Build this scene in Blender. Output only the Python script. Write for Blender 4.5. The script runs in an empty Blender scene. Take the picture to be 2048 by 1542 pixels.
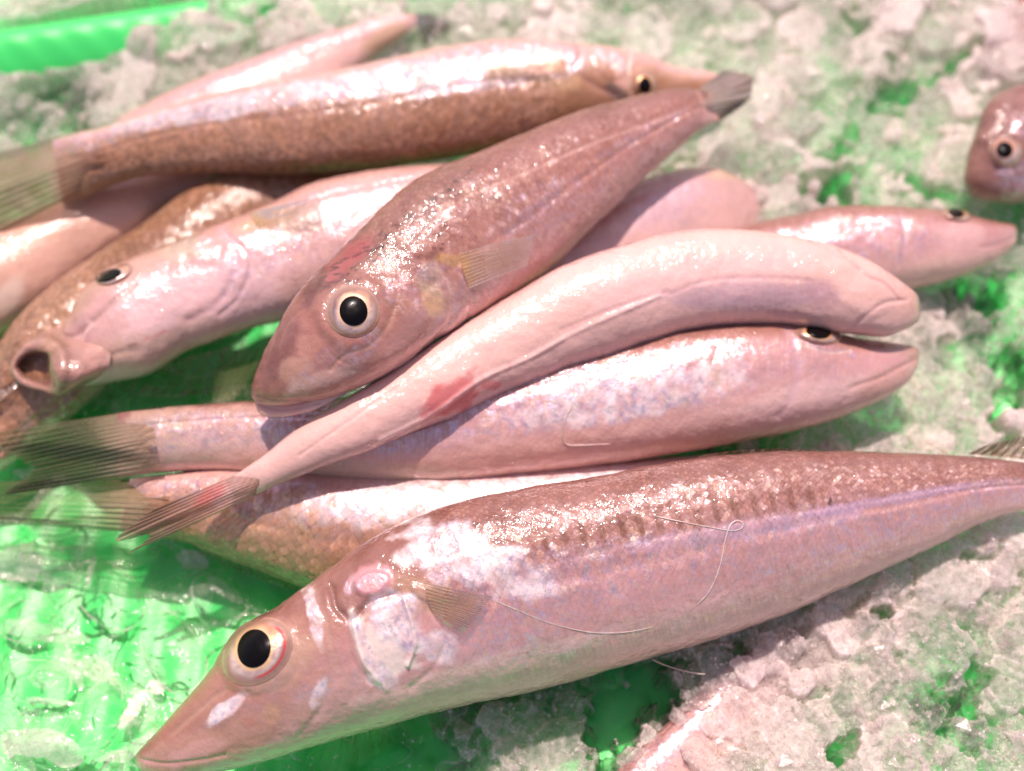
import bpy, math, random
import numpy as np
from math import radians, sin, cos, pi

# ------------------------------------------------------------------ camera, light, exposure
scene = bpy.context.scene
COL = scene.collection
TILT, LENS, SENSOR, DIST = radians(30), 40.0, 36.0, 0.25
W_, H_ = 2048.0, 1542.0
FPX = W_ * LENS / SENSOR
TGT = np.array([0.0, 0.0, 0.02])
FWD = np.array([0.0, sin(TILT), -cos(TILT)])
RIGHT = np.array([1.0, 0.0, 0.0])
UP = np.array([0.0, cos(TILT), sin(TILT)])
CAM = TGT - FWD * DIST
cd = bpy.data.cameras.new('camera'); cam = bpy.data.objects.new('camera', cd); COL.objects.link(cam)
cam.location = CAM; cam.rotation_euler = (TILT, 0, 0)
cd.lens = LENS; cd.sensor_width = SENSOR; cd.clip_start = 0.005; cd.clip_end = 50
cd.dof.use_dof = True; cd.dof.aperture_fstop = 8.0
_d = FWD + (700 - 1024) / FPX * RIGHT - (1100 - 771) / FPX * UP
cd.dof.focus_distance = float((.038 - CAM[2]) / _d[2])
scene.camera = cam

SUN_EL, SUN_AZ = radians(67), radians(-8)      # azimuth from +y, negative: from the left
sdir = np.array([sin(SUN_AZ) * cos(SUN_EL), cos(SUN_AZ) * cos(SUN_EL), sin(SUN_EL)])
world = bpy.data.worlds.new('World'); scene.world = world; world.use_nodes = True
wn = world.node_tree; wn.nodes.clear()
wo = wn.nodes.new('ShaderNodeOutputWorld'); wb = wn.nodes.new('ShaderNodeBackground'); sk = wn.nodes.new('ShaderNodeTexSky')
sk.sky_type = 'NISHITA'; sk.sun_disc = False; sk.sun_elevation = SUN_EL; sk.sun_rotation = SUN_AZ; sk.air_density = 1.0
wb.inputs['Strength'].default_value = 0.15
wt = wn.nodes.new('ShaderNodeMix'); wt.data_type = 'RGBA'; wt.blend_type = 'MULTIPLY'; wt.inputs[0].default_value = 1.0
wt.inputs[7].default_value = (1.0, .74, .66, 1)      # warm tint added to the sky colour to warm the shaded parts
wn.links.new(sk.outputs[0], wt.inputs[6]); wn.links.new(wt.outputs[2], wb.inputs[0]); wn.links.new(wb.outputs[0], wo.inputs[0])
sl = bpy.data.lights.new('sun', 'SUN'); so = bpy.data.objects.new('sun', sl); COL.objects.link(so)
sl.energy = 3.9; sl.angle = radians(1.0); sl.color = (1.0, 0.84, 0.78)
from mathutils import Vector
so.rotation_euler = Vector(sdir).to_track_quat('Z', 'Y').to_euler()
scene.view_settings.view_transform = 'Standard'; scene.view_settings.look = 'None'
scene.view_settings.exposure = 0.44; scene.view_settings.gamma = 1.0; scene.view_settings.use_curve_mapping = False
scene.cycles.use_denoising = True
scene.cycles.max_bounces = 10; scene.cycles.transparent_max_bounces = 12
scene.cycles.sample_clamp_indirect = 2.5

# ------------------------------------------------------------------ maths helpers
def ray(px, py):
    px = np.asarray(px, float); py = np.asarray(py, float)
    d = FWD + ((px - 1024) / FPX)[..., None] * RIGHT - ((py - 771) / FPX)[..., None] * UP
    return d
def unproj(px, py, z):
    d = ray(px, py); z = np.asarray(z, float)
    t = (z - CAM[2]) / d[..., 2]
    return CAM + d * t[..., None]
def proj(P):
    q = P - CAM; dz = q @ FWD
    return 1024 + FPX * (q @ RIGHT) / dz, 771 - FPX * (q @ UP) / dz
def _h(i, j, k, seed):
    n = (i * 374761393 + j * 668265263 + k * 2147483647 + seed * 1274126177) & 0xffffffff
    n = ((n ^ (n >> 13)) * 1274126177) & 0xffffffff
    n = n ^ (n >> 16)
    return (n & 0xffff) / 65535.0
def vn3(x, y, z, seed=0):
    xi = np.floor(x).astype(np.int64); yi = np.floor(y).astype(np.int64); zi = np.floor(z).astype(np.int64)
    fx = x - xi; fy = y - yi; fz = z - zi
    fx = fx * fx * (3 - 2 * fx); fy = fy * fy * (3 - 2 * fy); fz = fz * fz * (3 - 2 * fz)
    r = 0
    for a in (0, 1):
        for b in (0, 1):
            for c in (0, 1):
                w = (fx if a else 1 - fx) * (fy if b else 1 - fy) * (fz if c else 1 - fz)
                r = r + w * _h(xi + a, yi + b, zi + c, seed)
    return r
def vn2(x, y, seed=0):
    xi = np.floor(x).astype(np.int64); yi = np.floor(y).astype(np.int64)
    fx = x - xi; fy = y - yi
    fx = fx * fx * (3 - 2 * fx); fy = fy * fy * (3 - 2 * fy)
    k = np.zeros_like(xi)
    return ((_h(xi, yi, k, seed) * (1 - fx) + _h(xi + 1, yi, k, seed) * fx) * (1 - fy)
            + (_h(xi, yi + 1, k, seed) * (1 - fx) + _h(xi + 1, yi + 1, k, seed) * fx) * fy)
def fbm2(x, y, seed=0, o=4):
    r = 0; a = .5; s = 0
    for i in range(o):
        r = r + a * vn2(x * 2**i + 17.3 * i, y * 2**i - 9.1 * i, seed + i); s += a; a *= .5
    return r / s
def fbm3(P, f, seed=0, o=3):
    r = 0; a = .5; s = 0
    for i in range(o):
        q = P * f * 2**i + 31.7 * i
        r = r + a * vn3(q[..., 0], q[..., 1], q[..., 2], seed + i); s += a; a *= .5
    return r / s
def sstep(a, b, x):
    t = np.clip((x - a) / (b - a), 0, 1); return t * t * (3 - 2 * t)
def spline(K, t):
    """Catmull-Rom through rows of K at t in 0..len-1"""
    K = np.asarray(K, float); n = len(K)
    i = np.clip(np.floor(t).astype(int), 0, n - 2); f = (t - i)[:, None]
    p0 = K[np.maximum(i - 1, 0)]; p1 = K[i]; p2 = K[i + 1]; p3 = K[np.minimum(i + 2, n - 1)]
    return .5 * ((2 * p1) + (-p0 + p2) * f + (2 * p0 - 5 * p1 + 4 * p2 - p3) * f**2 + (-p0 + 3 * p1 - 3 * p2 + p3) * f**3)
def resample(pts, n, smooth=True):
    pts = np.asarray(pts, float)
    if len(pts) > 2 and smooth: pts = spline(pts, np.linspace(0, len(pts) - 1, 40 * len(pts)))
    d = np.r_[0, np.cumsum(np.linalg.norm(np.diff(pts, axis=0), axis=1))]
    s = np.linspace(0, d[-1], n)
    return np.stack([np.interp(s, d, pts[:, k]) for k in range(pts.shape[1])], 1)
def poly_dist(px, py, pts):
    pts = resample(pts, 60)[:, :2]
    best = np.full(px.shape, 1e9)
    for a, b in zip(pts[:-1], pts[1:]):
        ab = b - a; L = ab @ ab + 1e-9
        t = np.clip(((px - a[0]) * ab[0] + (py - a[1]) * ab[1]) / L, 0, 1)
        best = np.minimum(best, np.hypot(px - a[0] - t * ab[0], py - a[1] - t * ab[1]))
    return best
def blob(px, py, cx, cy, rx, ry, ang):
    c, s = cos(radians(ang)), sin(radians(ang)); dx = px - cx; dy = py - cy
    u = (dx * c + dy * s) / rx; v = (-dx * s + dy * c) / ry
    return np.sqrt(u * u + v * v)

# ------------------------------------------------------------------ mesh helpers
def mesh_obj(name, V, F, mat, parent=None, attrs=None, uv=None, smooth=True):
    V = np.asarray(V, np.float32); F = np.asarray(F, np.int32)
    me = bpy.data.meshes.new(name)
    me.vertices.add(len(V)); me.vertices.foreach_set('co', V.ravel())
    k = F.shape[1]
    me.loops.add(F.size); me.loops.foreach_set('vertex_index', F.ravel())
    me.polygons.add(len(F)); me.polygons.foreach_set('loop_start', np.arange(0, F.size, k, dtype=np.int32))
    me.update(calc_edges=True)
    me.polygons.foreach_set('use_smooth', np.full(len(F), smooth))
    for nm, a in (attrs or {}).items():
        a = np.asarray(a, np.float32)
        if a.ndim == 2:
            at = me.attributes.new(nm, 'FLOAT_COLOR', 'POINT')
            at.data.foreach_set('color', np.concatenate([a, np.ones((len(a), 1), np.float32)], 1).ravel())
        else:
            at = me.attributes.new(nm, 'FLOAT', 'POINT'); at.data.foreach_set('value', a)
    if uv is not None:
        l = me.uv_layers.new(name='UVMap'); l.data.foreach_set('uv', np.asarray(uv, np.float32)[F.ravel()].ravel())
    me.validate(); me.materials.append(mat)
    o = bpy.data.objects.new(name, me); COL.objects.link(o)
    if parent: o.parent = parent; o.matrix_parent_inverse = parent.matrix_basis.inverted()
    return o
def grid_faces(n, m, wrap=False):
    """n rows, m columns"""
    i = np.arange(n - 1)[:, None]; j = np.arange(m if wrap else m - 1)[None]
    j2 = (j + 1) % m
    return np.stack([i * m + j, i * m + j2, (i + 1) * m + j2, (i + 1) * m + j], -1).reshape(-1, 4)
def thing(name, label, cat, loc, group=None):
    o = bpy.data.objects.new(name, None); COL.objects.link(o); o.location = loc; o.empty_display_size = 0.005
    o['label'] = label; o['category'] = cat
    if group: o['group'] = group
    return o

# ------------------------------------------------------------------ material helpers
class NT:
    def __init__(s, name):
        s.m = bpy.data.materials.new(name); s.m.use_nodes = True; s.t = s.m.node_tree; s.t.nodes.clear()
        s.out = s.t.nodes.new('ShaderNodeOutputMaterial')
    def n(s, ty, **kw):
        nd = s.t.nodes.new(ty)
        for k, v in kw.items(): setattr(nd, k, v)
        return nd
    def set(s, nd, **kw):
        for k, v in kw.items():
            k2 = k.replace('_', ' ')
            inp = nd.inputs[k2] if k2 in nd.inputs else nd.inputs[k]
            if hasattr(v, 'is_output') or isinstance(v, bpy.types.NodeSocket): s.t.links.new(v, inp)
            else: inp.default_value = v
        return nd
    def link(s, a, b): s.t.links.new(a, b)
    def math(s, op, a, b=None, c=None, clamp=False):
        nd = s.n('ShaderNodeMath', operation=op, use_clamp=clamp)
        for i, v in enumerate((a, b, c)):
            if v is None: continue
            if isinstance(v, (int, float)): nd.inputs[i].default_value = v
            else: s.link(v, nd.inputs[i])
        return nd.outputs[0]
    def ramp(s, x, a, b, c=0.0, d=1.0):
        nd = s.n('ShaderNodeMapRange', interpolation_type='SMOOTHSTEP')
        s.link(x, nd.inputs[0])
        for i, v in zip((1, 2, 3, 4), (a, b, c, d)): nd.inputs[i].default_value = v
        return nd.outputs[0]
    def mixc(s, f, a, b, blend='MIX'):
        nd = s.n('ShaderNodeMix', data_type='RGBA', blend_type=blend)
        for i, v in ((0, f), (6, a), (7, b)):
            if isinstance(v, (int, float)): nd.inputs[i].default_value = v
            elif isinstance(v, tuple): nd.inputs[i].default_value = (*v, 1)
            else: s.link(v, nd.inputs[i])
        return nd.outputs[2]
    def attr(s, name, col=False):
        nd = s.n('ShaderNodeAttribute', attribute_name=name); return nd.outputs['Color' if col else 'Fac']
    def noise(s, vec, scale, detail=2, rough=.5, dist=0.0, dim='3D'):
        nd = s.n('ShaderNodeTexNoise', noise_dimensions=dim)
        s.link(vec, nd.inputs['Vector']); nd.inputs['Scale'].default_value = scale; nd.inputs['Detail'].default_value = detail
        nd.inputs['Roughness'].default_value = rough; nd.inputs['Distortion'].default_value = dist
        return nd
    def bump(s, h, dist, strength=1.0, normal=None):
        nd = s.n('ShaderNodeBump'); s.link(h, nd.inputs['Height']); nd.inputs['Distance'].default_value = dist
        nd.inputs['Strength'].default_value = strength
        if normal is not None: s.link(normal, nd.inputs['Normal'])
        return nd.outputs[0]

def skin_material():
    t = NT('wet_fish_skin')
    uv = t.n('ShaderNodeUVMap', uv_map='UVMap').outputs[0]
    geo = t.n('ShaderNodeTexCoord').outputs['Object']
    # staggered scale lattice: rotate 45 degrees, jitter, one cell per scale (uv is in scale units)
    warp = t.noise(uv, 0.35, 1)
    wv = t.n('ShaderNodeVectorMath', operation='SCALE'); t.link(warp.outputs['Color'], wv.inputs[0]); wv.inputs['Scale'].default_value = 0.5
    ad = t.n('ShaderNodeVectorMath', operation='ADD'); t.link(uv, ad.inputs[0]); t.link(wv.outputs[0], ad.inputs[1])
    rot = t.n('ShaderNodeVectorRotate', rotation_type='Z_AXIS'); t.link(ad.outputs[0], rot.inputs['Vector']); rot.inputs['Angle'].default_value = radians(45)
    vo = t.n('ShaderNodeTexVoronoi', voronoi_dimensions='2D', feature='F1'); t.link(rot.outputs[0], vo.inputs['Vector'])
    vo.inputs['Scale'].default_value = 1.0; vo.inputs['Randomness'].default_value = 0.14
    sub = t.n('ShaderNodeVectorMath', operation='SUBTRACT'); t.link(rot.outputs[0], sub.inputs[0]); t.link(vo.outputs['Position'], sub.inputs[1])
    rb = t.n('ShaderNodeVectorRotate', rotation_type='Z_AXIS'); t.link(sub.outputs[0], rb.inputs['Vector']); rb.inputs['Angle'].default_value = radians(-45)
    sx = t.n('ShaderNodeSeparateXYZ'); t.link(rb.outputs[0], sx.inputs[0])
    sc = t.n('ShaderNodeSeparateColor'); t.link(vo.outputs['Color'], sc.inputs[0])
    lu, lv = sx.outputs['X'], sx.outputs['Y']
    r1, r2, r3 = sc.outputs[0], sc.outputs[1], sc.outputs[2]
    scm = t.attr('scale')
    h = t.math('MULTIPLY', lu, 0.7)
    h = t.math('ADD', h, t.math('MULTIPLY', t.math('MULTIPLY', t.math('SUBTRACT', r1, .5), .7), lv))
    h = t.math('ADD', h, t.math('MULTIPLY', t.math('MULTIPLY', t.math('SUBTRACT', r2, .5), .6), lu))
    h = t.math('MULTIPLY', h, scm)
    n1 = t.noise(geo, 260, 3, .6); n2 = t.noise(geo, 1500, 2, .6); n3 = t.noise(geo, 700, 2, .5)
    b1 = t.bump(n1.outputs[0], 0.00055, .5)
    b2 = t.bump(h, 0.00034, 1., b1)
    b3 = t.bump(n2.outputs[0], 0.00010, .5, b2)
    n4 = t.noise(geo, 1900, 2, .6); bc = t.bump(n3.outputs[0], 0.00042, .9, b1); bc = t.bump(n4.outputs[0], .00010, .6, bc)
    bc = t.bump(h, 0.00015, .8, bc)
    # colour
    base = t.attr('Col', True)
    smp = t.n('ShaderNodeMapping'); t.link(uv, smp.inputs[0]); smp.inputs['Scale'].default_value = (1.6, .22, 1)
    strk = t.noise(smp.outputs[0], 1.0, 4, .65, .8)
    edge = t.ramp(t.math('ADD', vo.outputs['Distance'], t.math('MULTIPLY', lu, .35)), 0.42, 0.66)
    brk = t.noise(geo, 150, 3, .6)
    edge = t.math('MULTIPLY', edge, t.math('MULTIPLY', scm, t.ramp(brk.outputs[0], .38, .65, .05, .60)))
    base = t.mixc(edge, base, t.mixc(1.0, base, (0.38, 0.30, 0.27), 'MULTIPLY'))
    vary = t.math('MULTIPLY', t.math('SUBTRACT', r3, .5), t.math('MULTIPLY', scm, .22))
    fine = t.noise(geo, 1700, 3, .65); vary = t.math('ADD', vary, t.math('MULTIPLY', t.math('SUBTRACT', fine.outputs[0], .5), t.math('ADD', .12, t.math('MULTIPLY', scm, .20))))
    vary = t.math('ADD', vary, t.math('MULTIPLY', t.math('SUBTRACT', strk.outputs[0], .5), t.math('ADD', .08, t.math('MULTIPLY', t.attr('silver'), .75))))
    hsv = t.n('ShaderNodeHueSaturation'); t.link(base, hsv.inputs['Color']); t.link(t.math('ADD', vary, 1.0), hsv.inputs['Value'])
    glf = t.math('MULTIPLY', t.math('MULTIPLY', t.ramp(lu, .02, .34), t.ramp(r3, .45, .8)), t.math('MULTIPLY', scm, .17))  # scale glints painted into the colour as lighter scale sides
    pig = t.noise(geo, 2600, 2, .7)
    mott = t.noise(geo, 130, 4, .6)
    base = t.mixc(t.math('MULTIPLY', t.ramp(pig.outputs[0], .60, .72), t.attr('pig')), t.mixc(glf, hsv.outputs[0], (.90, .56, .42)), (0.10, 0.045, 0.03))
    base = t.mixc(t.ramp(mott.outputs[0], .35, .7, 0, .10), base, (0.80, 0.50, 0.46))
    # silver: iridescent metallic flakes
    sil = t.attr('silver')
    fl = t.noise(geo, 420, 4, .7, .6)
    silm = t.math('MULTIPLY', t.math('MULTIPLY', sil, t.ramp(strk.outputs[0], .34, .60, .45, 1.15)), t.math('ADD', t.ramp(fl.outputs[0], .38, .62, .25, 1.0), t.math('MULTIPLY', t.math('SUBTRACT', r2, .5), .22)), clamp=True)
    irn = t.noise(geo, 190, 3, .6, .5)
    cr = t.n('ShaderNodeValToRGB'); t.link(t.math('ADD', irn.outputs[0], t.math('MULTIPLY', t.math('SUBTRACT', r1, .5), .25)), cr.inputs[0])
    e = cr.color_ramp.elements; e[0].position = .28; e[0].color = (.98, .72, .66, 1); e[1].position = .72; e[1].color = (1.0, .78, .60, 1)
    for p, c in ((.40, (.94, .62, .74)), (.50, (.86, .72, .90)), (.60, (.98, .84, .80))):
        x = e.new(p); x.color = (*c, 1)
    # skin layer
    p = t.n('ShaderNodeBsdfPrincipled')
    t.set(p, Roughness=0.42, Normal=b3, IOR=1.38)
    t.link(base, p.inputs['Base Color'])
    p.inputs['Subsurface Weight'].default_value = .35; p.inputs['Subsurface Radius'].default_value = (1.0, .62, .5); p.inputs['Subsurface Scale'].default_value = 0.0007
    p.inputs['Coat Weight'].default_value = 1.; p.inputs['Coat Roughness'].default_value = .10; p.inputs['Coat IOR'].default_value = 1.45
    t.link(bc, p.inputs['Coat Normal'])
    q = t.n('ShaderNodeBsdfPrincipled')
    qr = t.noise(geo, 600, 3, .6)
    t.set(q, Roughness=t.ramp(qr.outputs[0], .3, .7, .30, .56), Normal=b3, Metallic=1.0); t.link(cr.outputs[0], q.inputs['Base Color'])
    q.inputs['Coat Weight'].default_value = 1.; q.inputs['Coat Roughness'].default_value = .10; t.link(bc, q.inputs['Coat Normal'])
    mx = t.n('ShaderNodeMixShader'); t.link(t.math('MULTIPLY', silm, t.math('ADD', .45, t.math('MULTIPLY', silm, .25))), mx.inputs[0]); t.link(p.outputs[0], mx.inputs[1]); t.link(q.outputs[0], mx.inputs[2])
    t.link(mx.outputs[0], t.out.inputs[0])
    return t.m
SKIN = skin_material()

def fin_material():
    t = NT('fin_membrane')
    geo = t.n('ShaderNodeTexCoord').outputs['Object']
    uv = t.n('ShaderNodeUVMap', uv_map='UVMap').outputs[0]      # u across rays (ray count), v base->tip
    sx = t.n('ShaderNodeSeparateXYZ'); t.link(uv, sx.inputs[0])
    u, v = sx.outputs[0], sx.outputs[1]
    wob = t.noise(uv, 1.3, 2)
    # rays branch: one line per ray near base, then two, then four
    def rays(mul, w):
        a = t.math('MULTIPLY', t.math('ADD', u, t.math('MULTIPLY', t.math('SUBTRACT', wob.outputs[0], .5), .35)), mul)
        f = t.math('ABSOLUTE', t.math('SUBTRACT', t.math('FRACT', a), .5))
        return t.ramp(f, w, w + .16, 1, 0)
    r1 = rays(1.0, .10); r2 = rays(2.0, .10)
    rr = t.math('MAXIMUM', t.math('MULTIPLY', r1, t.ramp(v, .2, .6, 1, .3)), t.math('MULTIPLY', r2, t.ramp(v, .25, .6)))
    seg = t.noise(geo, 1800, 2)
    col = t.attr('Col', True); al = t.attr('alpha')
    c2 = t.mixc(t.math('MULTIPLY', t.math('MULTIPLY', rr, t.ramp(v, .08, .42)), .6), col, t.mixc(1.0, col, (.30, .22, .18), 'MULTIPLY'))
    a2 = t.math('ADD', t.math('MULTIPLY', al, .75), t.math('MULTIPLY', t.math('MULTIPLY', rr, t.ramp(al, 0, .3)), .28), clamp=True)
    a2 = t.math('ADD', a2, t.math('MULTIPLY', t.math('SUBTRACT', seg.outputs[0], .5), t.math('MULTIPLY', al, .5)), clamp=True)
    b = t.bump(rr, 0.00035, .9); n1 = t.noise(geo, 900, 2); b = t.bump(n1.outputs[0], 0.0004, .6, b)
    p = t.n('ShaderNodeBsdfPrincipled'); t.set(p, Roughness=.3, Normal=b); t.link(c2, p.inputs['Base Color'])
    p.inputs['Coat Weight'].default_value = 1.0; p.inputs['Coat Roughness'].default_value = .05
    tl = t.n('ShaderNodeBsdfTranslucent'); t.link(c2, tl.inputs[0])
    m0 = t.n('ShaderNodeMixShader'); m0.inputs[0].default_value = .3; t.link(p.outputs[0], m0.inputs[1]); t.link(tl.outputs[0], m0.inputs[2])
    tr = t.n('ShaderNodeBsdfTransparent'); tr.inputs[0].default_value = (.97, .95, .90, 1)
    gl = t.n('ShaderNodeBsdfGlossy'); gl.inputs['Roughness'].default_value = .06; t.link(b, gl.inputs['Normal'])
    fr = t.n('ShaderNodeFresnel'); fr.inputs[0].default_value = 1.35; t.link(b, fr.inputs['Normal'])
    m1 = t.n('ShaderNodeMixShader'); t.link(fr.outputs[0], m1.inputs[0]); t.link(tr.outputs[0], m1.inputs[1]); t.link(gl.outputs[0], m1.inputs[2])
    m2 = t.n('ShaderNodeMixShader'); t.link(a2, m2.inputs[0]); t.link(m1.outputs[0], m2.inputs[1]); t.link(m0.outputs[0], m2.inputs[2])
    t.link(m2.outputs[0], t.out.inputs[0])
    return t.m
FIN = fin_material()

def eye_material():
    t = NT('eye_surface'); geo = t.n('ShaderNodeTexCoord').outputs['Object']
    n1 = t.noise(geo, 900, 3); b = t.bump(n1.outputs[0], 0.0003, .4)
    p = t.n('ShaderNodeBsdfPrincipled'); t.set(p, Roughness=.35, Normal=b); t.link(t.attr('Col', True), p.inputs['Base Color'])
    p.inputs['Metallic'].default_value = .35; p.inputs['Coat Weight'].default_value = 1; p.inputs['Coat Roughness'].default_value = .04
    t.link(p.outputs[0], t.out.inputs[0]); return t.m
EYE = eye_material()
def plain(name, col, rough=.3, coat=.6, sss=0, bumpd=0.0, bscale=900, metallic=0.0, ss_scale=.002):
    t = NT(name); geo = t.n('ShaderNodeTexCoord').outputs['Object']
    p = t.n('ShaderNodeBsdfPrincipled'); p.inputs['Roughness'].default_value = rough; p.inputs['Metallic'].default_value = metallic
    n0 = t.noise(geo, bscale * .5, 3)
    t.link(t.mixc(t.ramp(n0.outputs[0], .35, .65, 0, .5), col, tuple(c * .6 for c in col)), p.inputs['Base Color'])
    p.inputs['Coat Weight'].default_value = coat; p.inputs['Coat Roughness'].default_value = .05
    if sss: p.inputs['Subsurface Weight'].default_value = sss; p.inputs['Subsurface Scale'].default_value = ss_scale
    if bumpd:
        n1 = t.noise(geo, bscale, 3); t.link(t.bump(n1.outputs[0], bumpd), p.inputs['Normal'])
    t.link(p.outputs[0], t.out.inputs[0]); return t.m
PUPIL = plain('pupil_black', (.003, .002, .002), .3, .08)
PUPIL.node_tree.nodes['Principled BSDF'].inputs['Specular IOR Level'].default_value = .15
THREAD = plain('pink_strand', (.80, .50, .46), .3, 1.0, .5, 0.0002, 1200)
MOUTH = plain('mouth_lining', (.34, .17, .13), .4, .8, .4, 0.0005, 700)
FLESH = plain('pale_flesh', (.74, .40, .40), .35, .9, .6, 0.0004, 600)

# ------------------------------------------------------------------ tray
def lin(c): return tuple(c)
def tray_material():
    t = NT('green_plastic'); geo = t.n('ShaderNodeTexCoord').outputs['Object']
    n1 = t.noise(geo, 25, 3); n2 = t.noise(geo, 1200, 2)
    c = t.mixc(n1.outputs[0], (.05, .66, .13), (.08, .80, .20))
    p = t.n('ShaderNodeBsdfPrincipled'); t.link(c, p.inputs['Base Color']); p.inputs['Roughness'].default_value = .38
    p.inputs['Subsurface Weight'].default_value = .25; p.inputs['Subsurface Scale'].default_value = .003
    t.link(t.bump(n2.outputs[0], .0001, .5), p.inputs['Normal'])
    t.link(p.outputs[0], t.out.inputs[0]); return t.m
TRAYM = tray_material()
RIM_A = unproj(np.array(-60.), np.array(92.), np.array(0.016)); RIM_B = unproj(np.array(520.), np.array(6.), np.array(0.016))
rd = (RIM_B - RIM_A)[:2]; rd /= np.linalg.norm(rd); rn = np.array([-rd[1], rd[0]])
def rim_coord(x, y):
    dx = x - RIM_A[0]; dy = y - RIM_A[1]
    return dx * rd[0] + dy * rd[1], dx * rn[0] + dy * rn[1]
def build_tray():
    root = thing('plastic_tray', 'bright green plastic tray with a ribbed rim, holding ice and fish', 'tray', (0, 0.02, -0.002))
    nx, ny = 340, 330
    X, Y = np.meshgrid(np.linspace(-.22, .24, nx), np.linspace(-.14, .26, ny))
    rib = .00035 * np.sin(X * 2 * pi / .009)
    Z = rib + .0006 * fbm2(X * 60, Y * 60, 5)
    V = np.stack([X, Y, Z], -1).reshape(-1, 3)
    mesh_obj('tray_base', V, grid_faces(ny, nx), TRAYM, root)
    # rim: rolled ridge with slanted ribs along the far left edge
    nu, nv = 700, 60
    u = np.linspace(-.10, .36, nu); a = np.linspace(0, 1, nv)
    prof = np.array([(-.0125, .001), (-.0120, .003), (-.0110, .0065), (-.0095, .0100), (-.0070, .0130), (-.0032, .0160), (0, .0172), (.0035, .0165), (.0058, .014), (.0068, .009), (.0070, .001)])
    pr = resample(prof, nv)
    U, A = np.meshgrid(u, np.arange(nv), indexing='ij')
    n = pr[A.astype(int), 0]; z = pr[A.astype(int), 1]
    ribs = .00022 * (.5 + .5 * np.sin((U + n * .9) * 2 * pi / .0085))
    ribs *= sstep(-.0120, -.010, n) * (1 - sstep(-.001, .004, n))
    z = z + ribs
    P = np.stack([RIM_A[0] + U * rd[0] + n * rn[0], RIM_A[1] + U * rd[1] + n * rn[1], z], -1).reshape(-1, 3)
    mesh_obj('ribbed_rim', P, grid_faces(nu, nv)[:, ::-1], TRAYM, root)
build_tray()

# ------------------------------------------------------------------ ice
# px, py, height mm, frost, chunkiness
CTRL = np.array([
 (40,1130,3,.42,.0),(160,1180,3,.30,.0),(60,1290,3,.45,.0),(250,1250,3,.12,0),(400,1350,3,.12,0),(520,1250,3,.12,0),(60,1430,4,.50,.1),(190,1420,3,.35,0),
 (200,1500,4,.45,.1),(320,1330,3,.55,0),(650,1510,3,.10,.0),(820,1500,3,.18,.1),(900,1450,4,.30,.3),(1000,1480,6,.55,.6),(1150,1440,5,.40,.6),(1240,1420,1,.02,.2),
 (1100,1520,7,.70,.8),(1280,1520,9,.8,1),(1400,1470,11,.9,1),(1600,1350,13,.88,1),(1480,1330,10.5,.8,1),(1420,1420,11.5,.85,1),(1750,1250,14,.85,1),(1700,1150,12,.75,1),(1950,1200,14,.85,1),(1900,1400,12,.50,.9),(1880,1470,12,.48,.9),(2030,1400,12,.45,.9),(1960,1300,13,.62,1),(1980,1480,12,.42,.9),
 (2000,1520,12,.65,1),(1700,1500,12,.8,1),(1950,1100,14,.85,1),(1650,850,14,.85,1),(1850,760,12,.75,.8),(1900,850,12,.8,.8),(2020,860,11,.7,.6),(1960,640,8,.5,.5),(2020,560,9,.5,.5),
 (1560,350,14,.85,1),(1650,330,12,.7,.7),(1750,330,12,.75,.7),(1850,300,11,.7,.7),(1500,300,14,.9,.8),(1800,200,10,.5,.6),(1700,70,14,.85,.8),(1850,60,15,.95,.9),(1950,80,15,.9,.9),(1900,170,14,.85,.8),
 (1500,60,13,.85,.7),(1300,50,13,.85,.6),(1100,40,13,.82,.7),(950,60,13,.82,.7),(700,40,13,.75,.8),(560,60,13,.7,.9),(430,110,13,.72,.9),(320,140,13,.70,.7),(250,220,12,.66,.8),
 (160,190,12,.5,.9),(60,190,11,.45,.9),(60,270,10,.42,.9),(150,260,9,.35,.9),(30,20,10,.4,1),(200,20,11,.5,1),(330,5,12,.6,1),
 (800,700,8,.3,0),(350,780,13,.30,0),(430,720,15,.34,0),(150,830,3,.45,0),(500,740,16,.36,0),(900,500,4,.4,0),(1350,880,4,.2,.2),(500,1000,3,.3,0),(1500,870,6,.5,.5),(900,1250,4,.3,.2),(1300,1100,6,.4,.3),(2100,1300,13,.75,1),(2100,300,13,.75,1),
 (0,600,4,.3,.2),(400,500,5,.3,.2),(1000,250,7,.5,.3),
])
CTRL[CTRL[:, 1] < 270, 4] *= .60; CTRL[CTRL[:, 1] < 270, 3] = np.minimum(CTRL[CTRL[:, 1] < 270, 3] + .12, .96)
_m = (CTRL[:, 0] > 1500) & (CTRL[:, 1] < 900) & (CTRL[:, 1] >= 270); CTRL[_m, 4] *= .75; CTRL[_m, 3] += .06
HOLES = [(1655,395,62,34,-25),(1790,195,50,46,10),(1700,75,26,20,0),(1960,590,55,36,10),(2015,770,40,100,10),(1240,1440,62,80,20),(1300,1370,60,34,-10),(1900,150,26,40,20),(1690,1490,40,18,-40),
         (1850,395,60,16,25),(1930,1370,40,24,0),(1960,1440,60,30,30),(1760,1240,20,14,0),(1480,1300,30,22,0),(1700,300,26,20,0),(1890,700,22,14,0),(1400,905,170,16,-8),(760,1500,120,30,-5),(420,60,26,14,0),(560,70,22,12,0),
         (120,200,46,20,0),(180,290,30,20,0),(1620,245,22,14,0)]
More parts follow.
